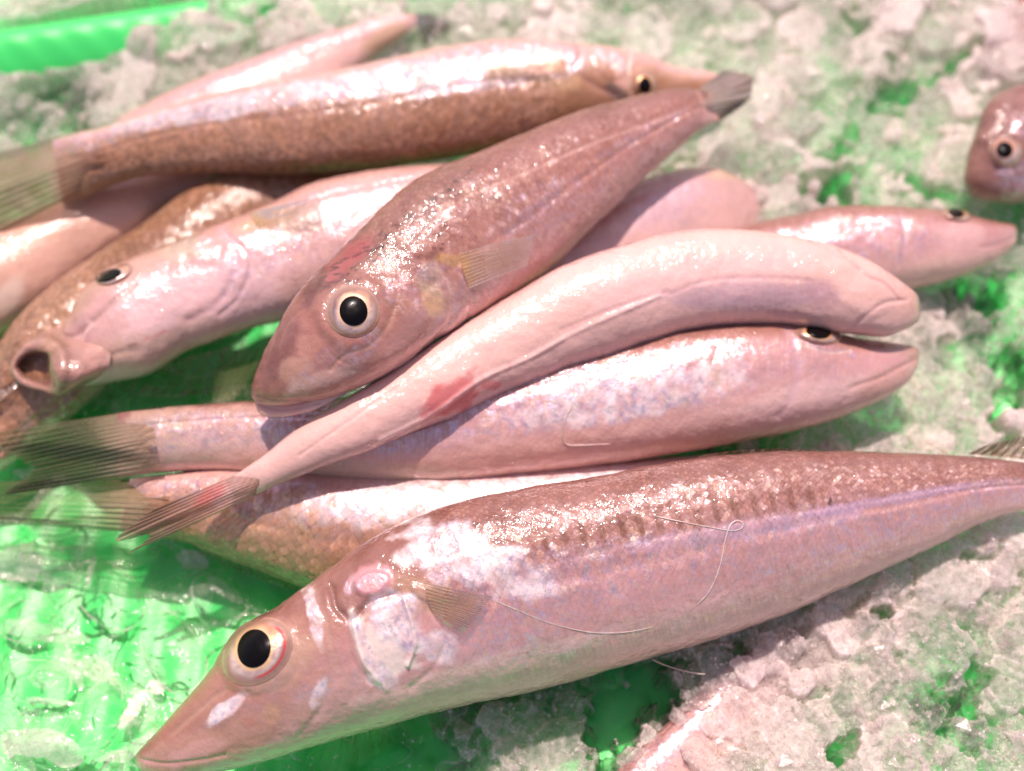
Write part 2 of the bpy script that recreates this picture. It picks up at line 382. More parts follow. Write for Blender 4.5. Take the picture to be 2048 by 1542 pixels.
def build_ice():
    nx, ny = 1500, 1280
    x0, x1, y0, y1 = -.150, .185, -.098, .205
    x = np.linspace(x0, x1, nx); y = np.linspace(y0, y1, ny)
    dx = x[1] - x[0]; dy = y[1] - y[0]
    X, Y = np.meshgrid(x, y)
    P = np.stack([X, Y, np.full_like(X, .008)], -1)
    PX, PY = proj(P)
    # smooth interpolation of the control values (on a coarse grid, then bilinear)
    st = 8
    cx, cy = PX[::st, ::st], PY[::st, ::st]
    w = 1.0 / (((cx[..., None] - CTRL[:, 0])**2 + (cy[..., None] - CTRL[:, 1])**2) / 90.0**2 + .15)**2
    w /= w.sum(-1, keepdims=True)
    cc = w @ CTRL[:, 2:5]
    gi = np.arange(ny) / st; gj = np.arange(nx) / st
    def up(A):
        i = np.clip(np.floor(gi).astype(int), 0, A.shape[0] - 2); fi = np.clip(gi - i, 0, 1)[:, None]
        j = np.clip(np.floor(gj).astype(int), 0, A.shape[1] - 2); fj = np.clip(gj - j, 0, 1)[None]
        return (A[i][:, j] * (1 - fj) + A[i][:, j + 1] * fj) * (1 - fi) + (A[i + 1][:, j] * (1 - fj) + A[i + 1][:, j + 1] * fj) * fi
    Hb, Fr, Ch = up(cc[..., 0]) * 1e-3, up(cc[..., 1]), up(cc[..., 2])
    # warped coordinates for ragged outlines
    wx = X + .0016 * (fbm2(X * 260, Y * 260, 3, 4) - .5) * 2; wy = Y + .0016 * (fbm2(X * 260 + 40, Y * 260, 4, 4) - .5) * 2
    # holes
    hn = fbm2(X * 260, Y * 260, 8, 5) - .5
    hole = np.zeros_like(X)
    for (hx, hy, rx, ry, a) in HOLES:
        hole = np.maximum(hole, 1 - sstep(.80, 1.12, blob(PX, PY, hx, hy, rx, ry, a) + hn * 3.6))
    # chunks: max of many tilted plates and lumps
    rng = np.random.RandomState(7)
    Hc = np.full_like(X, -1.0); Cr = np.zeros_like(X); Cf = np.zeros_like(X)
    for k in range(5200):
        big = rng.rand() < .30
        cxk = rng.uniform(x0, x1); cyk = rng.uniform(y0, y1)
        j = int((cxk - x0) / dx); i = int((cyk - y0) / dy)
        i = min(max(i, 0), ny - 1); j = min(max(j, 0), nx - 1)
        if rng.rand() > Ch[i, j] * 1.1: continue
        r = rng.uniform(.0040, .0090) if big else rng.uniform(.0012, .0038)
        ry_ = r * rng.uniform(.45, .9); ang = rng.uniform(0, pi); pw = rng.choice([2.2, 3.0, 5.0])
        m = int(r * 1.3 / dx) + 3
        i0, i1, j0, j1 = max(i - m, 0), min(i + m, ny), max(j - m, 0), min(j + m, nx)
        qx = wx[i0:i1, j0:j1] - cxk; qy = wy[i0:i1, j0:j1] - cyk
        u = qx * cos(ang) + qy * sin(ang); v = -qx * sin(ang) + qy * cos(ang)
        d = (np.abs(u / r)**pw + np.abs(v / ry_)**pw)**(1 / pw)
        hgt = ry_ * rng.uniform(.10, .30)
        prof = np.sqrt(np.clip(1 - d**2.6, 0, 1))
        tx, ty = rng.uniform(-.30, .30, 2)
        hh = Hb[i, j] + rng.uniform(-.0012, .0009) + hgt * prof + tx * u * .6 + ty * v
        hh = np.where(d < 1, hh, -1)
        sub = Hc[i0:i1, j0:j1]; up_ = hh > sub
        sub[up_] = hh[up_]
        Cr[i0:i1, j0:j1][up_] = rng.rand()
        Cf[i0:i1, j0:j1][up_] = np.clip(prof, 0, 1)[up_]
    rough = fbm2(X * 900, Y * 900, 12, 3) - .5
    grain = vn2(X * 2600, Y * 2600, 13) - .5
    med = fbm2(X * 140, Y * 140, 14, 4) - .5
    floor_ = Hb * .92 + med * .0018 * (.3 + Ch) + rough * .0010 * (.15 + Ch)
    Hh = np.maximum(Hc, floor_)
    inchunk = (Hc > floor_)
    Hh += (rough * .00055 + grain * .00022) * (.04 + .96 * sstep(.05, .5, Ch))
    # smooth melt-water relief on the left
    a_ = 230
    q1 = fbm2(X * 90 + 3, Y * 90, 21, 2); q2 = fbm2(X * 90, Y * 90 + 7, 22, 2)
    swirl = fbm2(X * 150 + 5 * q1, Y * 150 + 5 * q2, 23, 3)
    ridge = 1 - np.abs(2 * swirl - 1)
    Hh += (1 - sstep(.1, .6, Ch)) * (ridge**3 * .0006 + (swirl - .5) * .0021)
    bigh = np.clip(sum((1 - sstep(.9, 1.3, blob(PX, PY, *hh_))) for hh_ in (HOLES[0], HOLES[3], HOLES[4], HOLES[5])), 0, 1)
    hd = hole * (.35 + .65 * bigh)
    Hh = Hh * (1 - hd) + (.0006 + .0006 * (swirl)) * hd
    # a large lens of ice with a raised edge, on the left, and one near the far rim
    outl = np.zeros_like(X)
    for (bx, by, rx, ry, ang, amp, band) in ((60, 1350, 66, 46, 8, .0022, .12), (318, 140, 46, 34, 5, .0040, .0), (215, 218, 34, 26, 0, .0028, 0), (640, 1490, 70, 30, 0, .0014, .2),
                                             (200, 1175, 80, 56, 40, .0026, .05), (335, 1290, 56, 92, -30, .0024, .05), (120, 1475, 96, 40, -10, .0026, .08), (30, 1230, 60, 44, 0, .0024, .05), (300, 1480, 64, 34, -30, .0022, .05),
                                             (430, 1180, 60, 40, 20, .0022, .05), (60, 1110, 70, 34, 10, .0022, .05), (190, 1400, 60, 36, -60, .0020, .05), (480, 1270, 40, 60, 30, .0020, .05), (760, 1500, 60, 26, -10, .0018, .05), (560, 1530, 60, 24, 0, .002, .05),
                                             (420, 735, 80, 40, -10, .0020, .05), (330, 790, 60, 24, 0, .0018, .05), (900, 1480, 60, 40, 0, .0024, .05)):
        b = blob(PX, PY, bx, by, rx, ry, ang) + .35 * (fbm2(X * 110, Y * 110, 31, 3) - .5)
        dome = np.clip(1 - b**2.2, 0, 1)**.8 * amp
        if band: dome = dome + amp * .12 * np.exp(-((b - 1) / band)**2); outl = np.maximum(outl, np.exp(-((b - 1.0) / .035)**2) * sstep(.35, .6, fbm2(X * 130, Y * 130, 33, 2)))
        Hh += dome
    # frost
    sw2 = fbm2(X * 75 + 6 * q2, Y * 75 - 4 * q1, 41, 4)
    patch = .6 * sstep(.49, .525, sw2) + .4 * sstep(.56, .58, fbm2(X * 190 + 4 * q1, Y * 190, 48, 3))
    clear = 1 - sstep(.1, .6, Ch)
    dyn = Fr * (1 - clear) + clear * np.clip(Fr * (.22 + 1.5 * patch) + .22 * sstep(.55, .72, swirl) * (Fr > .2), 0, .92)
    F = dyn
    F = F * np.where(inchunk, .42 + .62 * Cr, .40)
    F += inchunk * .42 * (1 - sstep(.10, .62, Cf)) * sstep(.15, .5, Ch) * (.5 + fbm2(X * 500, Y * 500, 45, 2))                       # whiter rims of chunks
    F += rough * .5 * sstep(.1, .6, Ch) + grain * .12 * Ch
    F += .22 * (fbm2(X * 60, Y * 60, 44, 3) - .5) * 2 * Ch
    # cream patches of packed frost in the melt water
    for (bx, by, rx, ry, ang, s) in ((255, 1400, 56, 15, -62, .8), (300, 1360, 24, 18, 30, .9), (190, 1330, 50, 22, 35, .5), (60, 1480, 90, 36, 20, .6), (380, 1108, 34, 20, 15, .65), (20, 1110, 60, 36, 10, .6),
                                   (250, 1495, 80, 18, -14, .55), (90, 1255, 90, 16, 8, .45), (130, 1318, 10, 46, -20, .5), (90, 1392, 60, 6, 2, .6), (170, 1130, 7, 40, 8, .6), (440, 1165, 40, 12, 40, .4)):
        b = blob(PX, PY, bx, by, rx, ry, ang) + 1.3 * (fbm2(X * 170, Y * 170, 49, 4) - .5)
        F = np.maximum(F, s * (1 - sstep(.94, 1.0, b)) * (.8 + .4 * swirl))
    F = np.maximum(F, outl * .75)
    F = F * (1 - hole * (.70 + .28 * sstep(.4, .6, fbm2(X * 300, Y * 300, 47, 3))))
    # keep the rim of the tray clear of ice except where it is dusted
    ru, rv = rim_coord(X, Y)
    onrim = sstep(-.0135, -.0120, rv + .002 * hn) * (1 - sstep(.0065, .0085, rv)) * (1 - sstep(.040, .062, ru + .02 * hn - rv * 1.5))
    Hh = Hh * (1 - onrim) + (-.0005) * onrim
    tail = sstep(-.042, -.004, rv) * (1 - sstep(.0065, .024, rv)) * (1 - onrim)
    Hh += tail * .0060
    F = F * (1 - .12 * sstep(.3, .8, Ch))
    F = np.clip(F, 0, 1) * (1 - onrim)
    # faint brown debris
    dirt = (vn2(X * 420, Y * 420, 51) > .93) * (vn2(X * 1500, Y * 1500, 52) > .55) * .6
    V = np.stack([X, Y, np.maximum(Hh, -.001)], -1).reshape(-1, 3)
    return V, nx, ny, F.ravel(), dirt.ravel(), Cr.ravel(), Ch.ravel(), Hh

def ice_material():
    t = NT('crushed_ice'); geo = t.n('ShaderNodeTexCoord').outputs['Object']
    fr = t.attr('frost'); ch = t.attr('chunk'); cr = t.attr('rnd')
    n1 = t.noise(geo, 1400, 3, .65); n2 = t.noise(geo, 330, 3, .6, .5); n3 = t.noise(geo, 620, 4, .7)
    vo = t.n('ShaderNodeTexVoronoi'); t.link(geo, vo.inputs['Vector']); vo.inputs['Scale'].default_value = 1500
    b0 = t.bump(n2.outputs[0], .0005, .8)
    hh = t.math('ADD', t.math('MULTIPLY', n1.outputs[0], .8), t.math('MULTIPLY', vo.outputs['Distance'], .7))
    b1 = t.n('ShaderNodeBump'); t.link(hh, b1.inputs['Height']); b1.inputs['Distance'].default_value = .0006
    t.link(t.math('ADD', .12, t.math('MULTIPLY', ch, .8)), b1.inputs['Strength']); t.link(b0, b1.inputs['Normal'])
    b = b1.outputs[0]
    bs = t.bump(t.noise(geo, 1100, 3, .7).outputs[0], .00045, .8, b0)
    # frosty body
    nf = t.noise(geo, 2400, 2, .6)
    c = t.mixc(t.ramp(t.math('ADD', t.math('MULTIPLY', n3.outputs[0], .6), t.math('MULTIPLY', nf.outputs[0], .4)), .36, .62), (.80, .64, .62), (.98, .85, .82))
    c = t.mixc(t.math('MULTIPLY', t.attr('dirt'), 1.0), c, (.18, .12, .06))
    p = t.n('ShaderNodeBsdfPrincipled'); t.link(c, p.inputs['Base Color']); p.inputs['Roughness'].default_value = .5; t.link(bs, p.inputs['Normal'])
    p.subsurface_method = 'BURLEY'; p.inputs['Subsurface Weight'].default_value = .9; p.inputs['Subsurface Scale'].default_value = .0018; p.inputs['Subsurface Radius'].default_value = (1, .85, .8)
    p.inputs['Coat Weight'].default_value = 1; p.inputs['Coat Roughness'].default_value = .13; p.inputs['Coat IOR'].default_value = 1.5; t.link(b, p.inputs['Coat Normal'])
    tl = t.n('ShaderNodeBsdfTranslucent'); t.link(c, tl.inputs[0]); t.link(b0, tl.inputs['Normal'])
    m0 = t.n('ShaderNodeMixShader'); m0.inputs[0].default_value = .35; t.link(p.outputs[0], m0.inputs[1]); t.link(tl.outputs[0], m0.inputs[2])
    # clear wet ice
    tr = t.n('ShaderNodeBsdfTransparent'); tr.inputs[0].default_value = (.96, .98, .95, 1)
    rf = t.n('ShaderNodeBsdfRefraction'); rf.inputs['Roughness'].default_value = .0; rf.inputs['IOR'].default_value = 1.3; t.link(b0, rf.inputs['Normal'])
    mt = t.n('ShaderNodeMixShader'); mt.inputs[0].default_value = .05; t.link(tr.outputs[0], mt.inputs[1]); t.link(rf.outputs[0], mt.inputs[2])
    gl = t.n('ShaderNodeBsdfGlossy'); gl.inputs['Roughness'].default_value = .07; t.link(b, gl.inputs['Normal'])
    fn = t.n('ShaderNodeFresnel'); fn.inputs[0].default_value = 1.32; t.link(b, fn.inputs['Normal'])
    m1 = t.n('ShaderNodeMixShader'); t.link(fn.outputs[0], m1.inputs[0]); t.link(mt.outputs[0], m1.inputs[1]); t.link(gl.outputs[0], m1.inputs[2])
    fac = t.math('ADD', fr, t.math('MULTIPLY', t.math('SUBTRACT', n3.outputs[0], .5), t.math('MULTIPLY', .5, fr)), clamp=True)
    m2 = t.n('ShaderNodeMixShader'); t.link(fac, m2.inputs[0]); t.link(m1.outputs[0], m2.inputs[1]); t.link(m0.outputs[0], m2.inputs[2])
    t.link(m2.outputs[0], t.out.inputs[0]); return t.m
ICEM = ice_material()
V, nx, ny, F_, dirt_, cr_, ch_, ICEH = build_ice()
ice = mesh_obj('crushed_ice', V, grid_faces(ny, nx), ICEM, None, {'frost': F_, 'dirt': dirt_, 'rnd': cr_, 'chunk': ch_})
ice['label'] = 'crushed and half-melted ice filling the green tray under the fish'; ice['category'] = 'ice'; ice['kind'] = 'stuff'

# ------------------------------------------------------------------ fish
PAL = {
 'flank': dict(c=[(0,(.22,.095,.075)),(.18,(.30,.135,.11)),(.31,(.40,.20,.17)),(.40,(.58,.33,.34)),(.55,(.64,.38,.40)),(.66,(.74,.48,.47)),(.8,(.82,.57,.53)),(1,(.84,.60,.55))],
               s=[(0,.04),(.28,.12),(.38,.75),(.50,1.),(.62,.85),(.70,.25),(1,.08)], k=[(0,1),(.36,.9),(.46,.30),(.6,.08),(1,0)]),
 'brown': dict(c=[(0,(.24,.10,.08)),(.25,(.33,.145,.115)),(.45,(.44,.21,.175)),(.55,(.54,.29,.27)),(.68,(.68,.41,.39)),(.8,(.76,.50,.46)),(1,(.80,.54,.50))],
               s=[(0,.04),(.35,.12),(.46,.45),(.60,.5),(.72,.15),(1,.04)], k=[(0,.7),(.5,.7),(.65,.3),(.8,.05),(1,0)]),
 'gold': dict(c=[(0,(.31,.165,.085)),(.25,(.38,.20,.105)),(.42,(.45,.245,.14)),(.5,(.54,.33,.22)),(.62,(.70,.43,.40)),(.8,(.76,.50,.48)),(1,(.80,.54,.52))],
               s=[(0,.06),(.3,.14),(.43,.45),(.52,1.),(.66,1.),(.78,.4),(1,.1)], k=[(0,1.5),(.5,1.4),(.7,.6),(.85,.1),(1,0)]),
 'pale': dict(c=[(0,(.50,.28,.24)),(.3,(.60,.36,.32)),(.45,(.64,.40,.41)),(.58,(.72,.47,.47)),(.72,(.80,.55,.54)),(1,(.84,.59,.57))],
               s=[(0,.15),(.35,.35),(.5,.5),(.65,.3),(.75,.08),(1,.04)], k=[(0,.5),(.5,.3),(.65,.08),(.8,0),(1,0)]),
 'peach': dict(c=[(0,(.38,.20,.12)),(.35,(.50,.28,.19)),(.6,(.64,.40,.31)),(1,(.74,.50,.42))],
               s=[(0,.1),(.4,.2),(.6,.1),(1,.03)], k=[(0,.5),(.4,.35),(.6,.1),(1,0)]),
}
def lut(stops, g):
    xs = [s[0] for s in stops]; ys = np.array([s[1] for s in stops], float)
    if ys.ndim == 1: return np.interp(g, xs, ys)
    return np.stack([np.interp(g, xs, ys[:, k]) for k in range(ys.shape[1])], -1)
BODIES = {}
class Body: pass
def make_body(key, st, zs, roll, pal, parent, ns=420, nt=160, flat=.85, stains=(), lines=(), bumps=(), silver=(), scale_len=1.25, pig=.3, seed=1, rough=1.0, name='body', capn=True, scale_fade=.16, tailtaper=0.08):
    st = np.array(st, float); n = len(st)
    tt = np.linspace(0, n - 1, ns)
    tt = np.r_[np.linspace(0, .5, 14)[:-1], tt[tt > .5]] if capn else tt
    K = spline(st, tt)
    zc = np.interp(tt / (n - 1), np.linspace(0, 1, len(zs)), zs) * 1e-3
    k = np.ones(25) / 25; zc = np.convolve(np.pad(zc, 12, 'edge'), k, 'valid')
    D = np.radians(np.interp(tt / (n - 1), np.linspace(0, 1, len(roll)), roll))
    mx, my = (K[:, 0] + K[:, 2]) / 2, (K[:, 1] + K[:, 3]) / 2
    C = unproj(mx, my, zc)
    dep = (C - CAM) @ FWD
    e1 = ((K[:, 0] - K[:, 2]) / 2 / FPX * dep)[:, None] * RIGHT - ((K[:, 1] - K[:, 3]) / 2 / FPX * dep)[:, None] * UP
    vr = C - CAM; vr /= np.linalg.norm(vr, axis=1)[:, None]
    # spine direction -> make half width perpendicular to it
    a = np.linalg.norm(e1, axis=1)
    tan = np.gradient(C, axis=0); tan /= np.linalg.norm(tan, axis=1)[:, None] + 1e-12
    perp = np.cross(tan, vr); perp /= np.linalg.norm(perp, axis=1)[:, None] + 1e-12
    b = np.abs((e1 * perp).sum(1)) * flat
    b = np.convolve(np.pad(b, 5, 'edge'), np.ones(11) / 11, 'valid'); b[:3] *= np.array([.6, .8, .95])
    if tailtaper: b = b * (.10 + .90 * (1 - sstep(1 - tailtaper, 1.0, np.arange(len(b)) / len(b))))
    th = np.linspace(0, 2 * pi, nt, endpoint=False)
    cs, sn = np.cos(th), np.sin(th)
    pw = .92
    cs2 = np.sign(cs) * np.abs(cs)**pw; sn2 = np.sign(sn) * np.abs(sn)**pw
    P = C[:, None] + e1[:, None] * cs2[None, :, None] - (vr * b[:, None])[:, None] * sn2[None, :, None]
    L = np.r_[0, np.cumsum(np.linalg.norm(np.diff(C, axis=0), axis=1))]
    phi = (th[None] - D[:, None] + pi) % (2 * pi) - pi       # anatomical angle, 0 dorsal, +-pi belly
    g = np.abs(phi) / pi
    Rm = a.max()
    S = L / L[-1]
    front = np.broadcast_to(sn[None] > -.25, g.shape)
    px, py = proj(P)
    def norms(P):
        du = np.gradient(P, axis=0)
        dv = np.roll(P, -1, 1) - np.roll(P, 1, 1)
        N = np.cross(du, dv); l = np.linalg.norm(N, axis=2, keepdims=True); N = N / (l + 1e-15)
        out = P - C[:, None]
        sgn = np.sign((N * out).sum(-1, keepdims=True)); return N * np.where(sgn == 0, 1, sgn)
    N = norms(P)
    Pl = P / 1.0
    u_mm = L[:, None] * 1e3
    # irregular body surface
    disp = rough * (.00045 * (fbm3(P, 160, seed, 2) - .5) + .00016 * (fbm3(P, 600, seed + 5, 2) - .5)) * np.minimum(1, (a / Rm)[:, None] * 1.5)
    disp += -.0002 * np.exp(-((g - .40) / .018)**2) * sstep(.25, .35, S)[:, None]     # lateral line
    wob = .022 * (fbm3(P, 120, seed + 9, 3) - .5) * 2
    gg = np.clip(g + wob, 0, 1)
    pl = PAL[pal]
    col = lut(pl['c'], gg) * np.array((.91, .81, .73)); sil = lut(pl['s'], gg); sca = lut(pl['k'], gg)
    tailf = sstep(.93, 1.0, S)[:, None]
    sca = sca * sstep(scale_fade, scale_fade + .07, S)[:, None] * (1 - tailf * .7); sil = sil * (.35 + .65 * sstep(scale_fade, scale_fade + .08, S))[:, None]
    pg = np.clip(1 - g * 1.9, 0, 1) * pig * 2 + .03
    col *= (1 + .16 * (fbm3(P, 90, seed + 3, 4) - .5) * 2)[..., None]
    dk = np.ones_like(g)
    for (cx, cy, rx, ry, an, c, s, nz) in stains:
        d = blob(px, py, cx, cy, rx, ry, an) + nz * (fbm3(P, 330, seed + 11, 4) - .5) * 2
        w = (1 - sstep(.6, 1.1, d)) * s * front
        col = col * (1 - w[..., None]) + np.array(c) * w[..., None]
        if sum(c) < .9 and rx * ry < 9000: dk = dk * (1 - w)
    for (cx, cy, rx, ry, an, v, nz) in silver:
        d = blob(px, py, cx, cy, rx, ry, an) + nz * (fbm3(P, 300, seed + 17, 4) - .5) * 2
        w = (1 - sstep(.7, 1.05, d)) * front
        sil = sil * (1 - w) + v * w
        if v >= .9:
            w2 = .85 * w * np.clip(1.8 * fbm3(P, 500, seed + 19, 3) - .25, 0, 1); col = col * (1 - w2[..., None]) + np.array((.92, .80, .80)) * w2[..., None]  # near-white painted into strong silver patches to imitate sun glare
    sil = sil * dk
    for ln in lines:
        pts, wd, dmm, c, s = ln[:5]
        side = ln[5] if len(ln) > 5 else 0
        d = poly_dist(px, py, pts)
        w = np.exp(-(d / wd)**2) * front
        w = w * np.clip(.25 + 1.5 * fbm3(P, 420, seed + 31, 3), 0, 1.1)
        disp = disp - dmm * .45e-3 * w
        if s: col = col * (1 - (w * s)[..., None]) + np.array(c) * (w * s)[..., None]
    for (cx, cy, rx, ry, an, hmm, edge) in bumps:
        d = blob(px, py, cx, cy, rx, ry, an) + .3 * (fbm3(P, 260, seed + 23, 3) - .5)
        disp = disp + hmm * .6e-3 * (1 - sstep(1 - edge, 1.0, d)) * front
    taper = sstep(0, .02, S)[:, None]
    P = P + N * (disp * taper)[..., None]
    N = norms(P)
    rr = np.maximum(a, Rm * .35)
    us = np.r_[0, np.cumsum(np.diff(L) * (Rm / rr[1:])**.6)] / (scale_len * 1e-3)
    uvu = np.broadcast_to(us[:, None], g.shape)
    uvv = phi * (Rm * .95) / (scale_len * 1e-3)
    # vertices + end poles
    m = nt; nr = len(tt)
    V = P.reshape(-1, 3)
    F = grid_faces(nr, m, True)
    pole0 = len(V); V = np.concatenate([V, [P[0].mean(0), P[-1].mean(0)]])
    j = np.arange(m); j2 = (j + 1) % m
    F = np.concatenate([F, np.stack([np.full(m, pole0), j2, j, j], -1), np.stack([np.full(m, pole0 + 1), (nr - 1) * m + j, (nr - 1) * m + j2, (nr - 1) * m + j2], -1)])
    def ex(A): A = A.reshape(nr * m, -1); return np.concatenate([A, A[:1], A[-1:]])
    quads = F[:(nr - 1) * m]
    tris = F[(nr - 1) * m:][:, :3]
    # build with mixed faces
    me = bpy.data.meshes.new(name)
    me.vertices.add(len(V)); me.vertices.foreach_set('co', V.astype(np.float32).ravel())
    li = np.concatenate([quads.ravel(), tris.ravel()]).astype(np.int32)
    ls = np.concatenate([np.arange(len(quads)) * 4, len(quads) * 4 + np.arange(len(tris)) * 3]).astype(np.int32)
    me.loops.add(len(li)); me.loops.foreach_set('vertex_index', li)
    me.polygons.add(len(ls)); me.polygons.foreach_set('loop_start', ls)
    me.update(calc_edges=True); me.polygons.foreach_set('use_smooth', np.ones(len(ls), bool))
    at = me.attributes.new('Col', 'FLOAT_COLOR', 'POINT'); cc = ex(np.clip(col, .01, .95)); at.data.foreach_set('color', np.concatenate([cc, np.ones((len(cc), 1))], 1).astype(np.float32).ravel())
    for nm, A in (('silver', np.clip(sil, 0, 1)), ('scale', sca), ('pig', np.broadcast_to(pg, g.shape))):
        at = me.attributes.new(nm, 'FLOAT', 'POINT'); at.data.foreach_set('value', ex(np.ascontiguousarray(A)).ravel().astype(np.float32))
    uvl = me.uv_layers.new(name='UVMap')
    UV = np.concatenate([np.stack([uvu, uvv], -1).reshape(-1, 2), [[0, 0], [us[-1], 0]]])[li]
    # unwrap faces that straddle the belly seam
    Q = UV[:len(quads) * 4].reshape(-1, 4, 2); lim = pi * (Rm * .95) / (scale_len * 1e-3)
    jump = (Q[..., 1].max(1) - Q[..., 1].min(1)) > lim
    Q[jump, :, 1] = np.where(Q[jump, :, 1] < 0, Q[jump, :, 1] + 2 * lim, Q[jump, :, 1])
    UV[:len(quads) * 4] = Q.reshape(-1, 2)
    uvl.data.foreach_set('uv', UV.astype(np.float32).ravel())
    me.validate(); me.materials.append(SKIN)
    o = bpy.data.objects.new(name, me); COL.objects.link(o); o.parent = parent; o.matrix_parent_inverse = parent.matrix_basis.inverted()
    bb = Body(); bb.P = P.reshape(-1, 3); bb.N = N.reshape(-1, 3); bb.px, bb.py = proj(bb.P); bb.root = parent; bb.obj = o
    vr2 = bb.P - CAM; bb.front = (bb.N * vr2).sum(1) < 0; bb.dep = (bb.P - CAM) @ FWD
    BODIES[key] = bb
    return bb
def surf(bb, x, y):
    d = np.hypot(bb.px - x, bb.py - y) + np.where(bb.front, 0, 1e5)
    i = np.argsort(d)[:6]; w = 1 / (d[i] + .5); w /= w.sum()
    N = (bb.N[i] * w[:, None]).sum(0); N /= np.linalg.norm(N)
    dep = (bb.dep[i] * w).sum()
    dr = ray(x, y)
    return CAM + dr * dep, N, d[i[0]]
def ray_plane(x, y, Q, N):
    d = ray(x, y); t = ((Q - CAM) @ N) / (d @ N); return CAM + d * np.asarray(t)[..., None] if np.ndim(t) else CAM + d * t

def make_fin(name, base, edge, zb, ze, parent, nr=18, m=26, col=(.45, .36, .22), alpha=.35, darks=(), ripple=.0004, notch=None, sag=0.0, seed=0, colb=None, label=None, curve=0.0, inset=0.0, up=0.0, basealpha=.95):
    nr = int(nr * .75)
    n = nr * 7
    B = resample(base, n); E = resample(edge, n)
    dB = B - E; dB /= np.linalg.norm(dB, axis=1)[:, None] + 1e-9
    B = B + dB * inset; lead = inset / (np.linalg.norm(B - E, axis=1).mean() + 1e-9)
    ray_ = vn2(np.arange(n) * .9, np.zeros(n), 60 + seed)
    s = np.linspace(0, 1, m)
    U, S = np.meshgrid(np.linspace(0, 1, n), s, indexing='ij')
    # frayed edge
    fray = 1 - .045 * ray_[:, None] * S
    PX = B[:, 0][:, None] * (1 - S * fray) + E[:, 0][:, None] * S * fray
    PY = B[:, 1][:, None] * (1 - S * fray) + E[:, 1][:, None] * S * fray
    zb_ = np.interp(U, [0, .5, 1], zb if hasattr(zb, '__len__') else [zb] * 3); ze_ = np.interp(U, [0, .5, 1], ze if hasattr(ze, '__len__') else [ze] * 3)
    Z = (zb_ * (1 - S) + ze_ * S) * 1e-3 + ripple * S * np.sin(U * nr * 2 * pi) + .0012 * (vn2(U * 4 + seed, S * 3, 61) - .5) * S - sag * 1e-3 * 4 * S * (1 - S) + curve * 1e-3 * np.sin(U * pi) * (1 - S * .5)
    Z = Z + up * 1e-3 * np.sin(np.clip(U, 0, 1) * pi)**.5 * (1 - S)
    P = unproj(PX, PY, Z)
    c = np.ones((n, m, 3)) * np.array(colb if colb else col)
    c = c * (1 - S[..., None]) + np.array(col) * S[..., None]
    al = np.full((n, m), float(alpha)); al = np.maximum(al, (1 - sstep(lead, lead + .25, S)) * basealpha)
    if lead > .01: al = al * sstep(0, lead * .8, S)
    if basealpha < .9: al = al * np.sin(np.clip(U, .01, .99) * pi)**.6 * (1 - .5 * sstep(.6, 1, S))
    for (cx, cy, rx, ry, an, dc, ss, da) in darks:
        w = (1 - sstep(.5, 1.15, blob(PX, PY, cx, cy, rx, ry, an) + .35 * (vn2(U * nr * 1.5, S * 3, 62 + seed) - .5))) * ss
        c = c * (1 - w[..., None]) + np.array(dc) * w[..., None]; al = al * (1 - w) + da * w
    ed = np.minimum(U, 1 - U); w = np.exp(-(ed / .02)**2) * (.7 if basealpha > .9 else 0) * sstep(lead * .5, lead + .05, S)                      # stiff outer rays
    al = np.maximum(al, w); c = c * (1 - w[..., None] * .5) + np.array((.16, .10, .06)) * w[..., None] * .5
    uv = np.stack([U * nr, S], -1).reshape(-1, 2)
    o = mesh_obj(name, P.reshape(-1, 3), grid_faces(n, m), FIN, parent, {'Col': c.reshape(-1, 3), 'alpha': al.ravel()}, uv)
    if label: o['label'] = label
    return o
def flank_fin(name, bb, base, edge, parent, lift=.0006, tiplift=.0016, nr=10, **kw):
    """A fin lying on the side of a body: follows its surface, slightly lifted"""
    n, m = nr * 5, 18
    B = resample(base, n); E = resample(edge, n)
    s = np.linspace(0, 1, m); P = np.zeros((n, m, 3))
    for i in range(0, n):
        for j in (0, m // 3, 2 * m // 3, m - 1):
            x, y = B[i] * (1 - s[j]) + E[i] * s[j]
            Q, N, d = surf(bb, x, y); P[i, j] = Q + N * (lift + (tiplift - lift) * s[j])
    js = np.array([0, m // 3, 2 * m // 3, m - 1])
    for k in range(3):
        for j in js: P[:, j, k] = np.convolve(np.pad(P[:, j, k], 4, 'edge'), np.ones(9) / 9, 'valid')
        for i in range(n): P[i, :, k] = np.interp(np.arange(m), js, P[i, js, k])
    U, S = np.meshgrid(np.linspace(0, 1, n), s, indexing='ij')
    col = kw.get('col', (.62, .42, .22)); al = np.full((n, m), kw.get('alpha', .45)); al = np.maximum(al, (1 - sstep(0, .35, S)) * .9)
    al = al * (1 - .6 * sstep(.7, 1, S)) * np.sin(np.clip(U, .02, .98) * pi)**.5
    c = np.ones((n, m, 3)) * np.array(kw.get('colb', col)) * (1 - S[..., None]) + np.array(col) * S[..., None]
    return mesh_obj(name, P.reshape(-1, 3), grid_faces(n, m), FIN, parent, {'Col': c.reshape(-1, 3), 'alpha': al.ravel()}, np.stack([U * nr, S], -1).reshape(-1, 2))

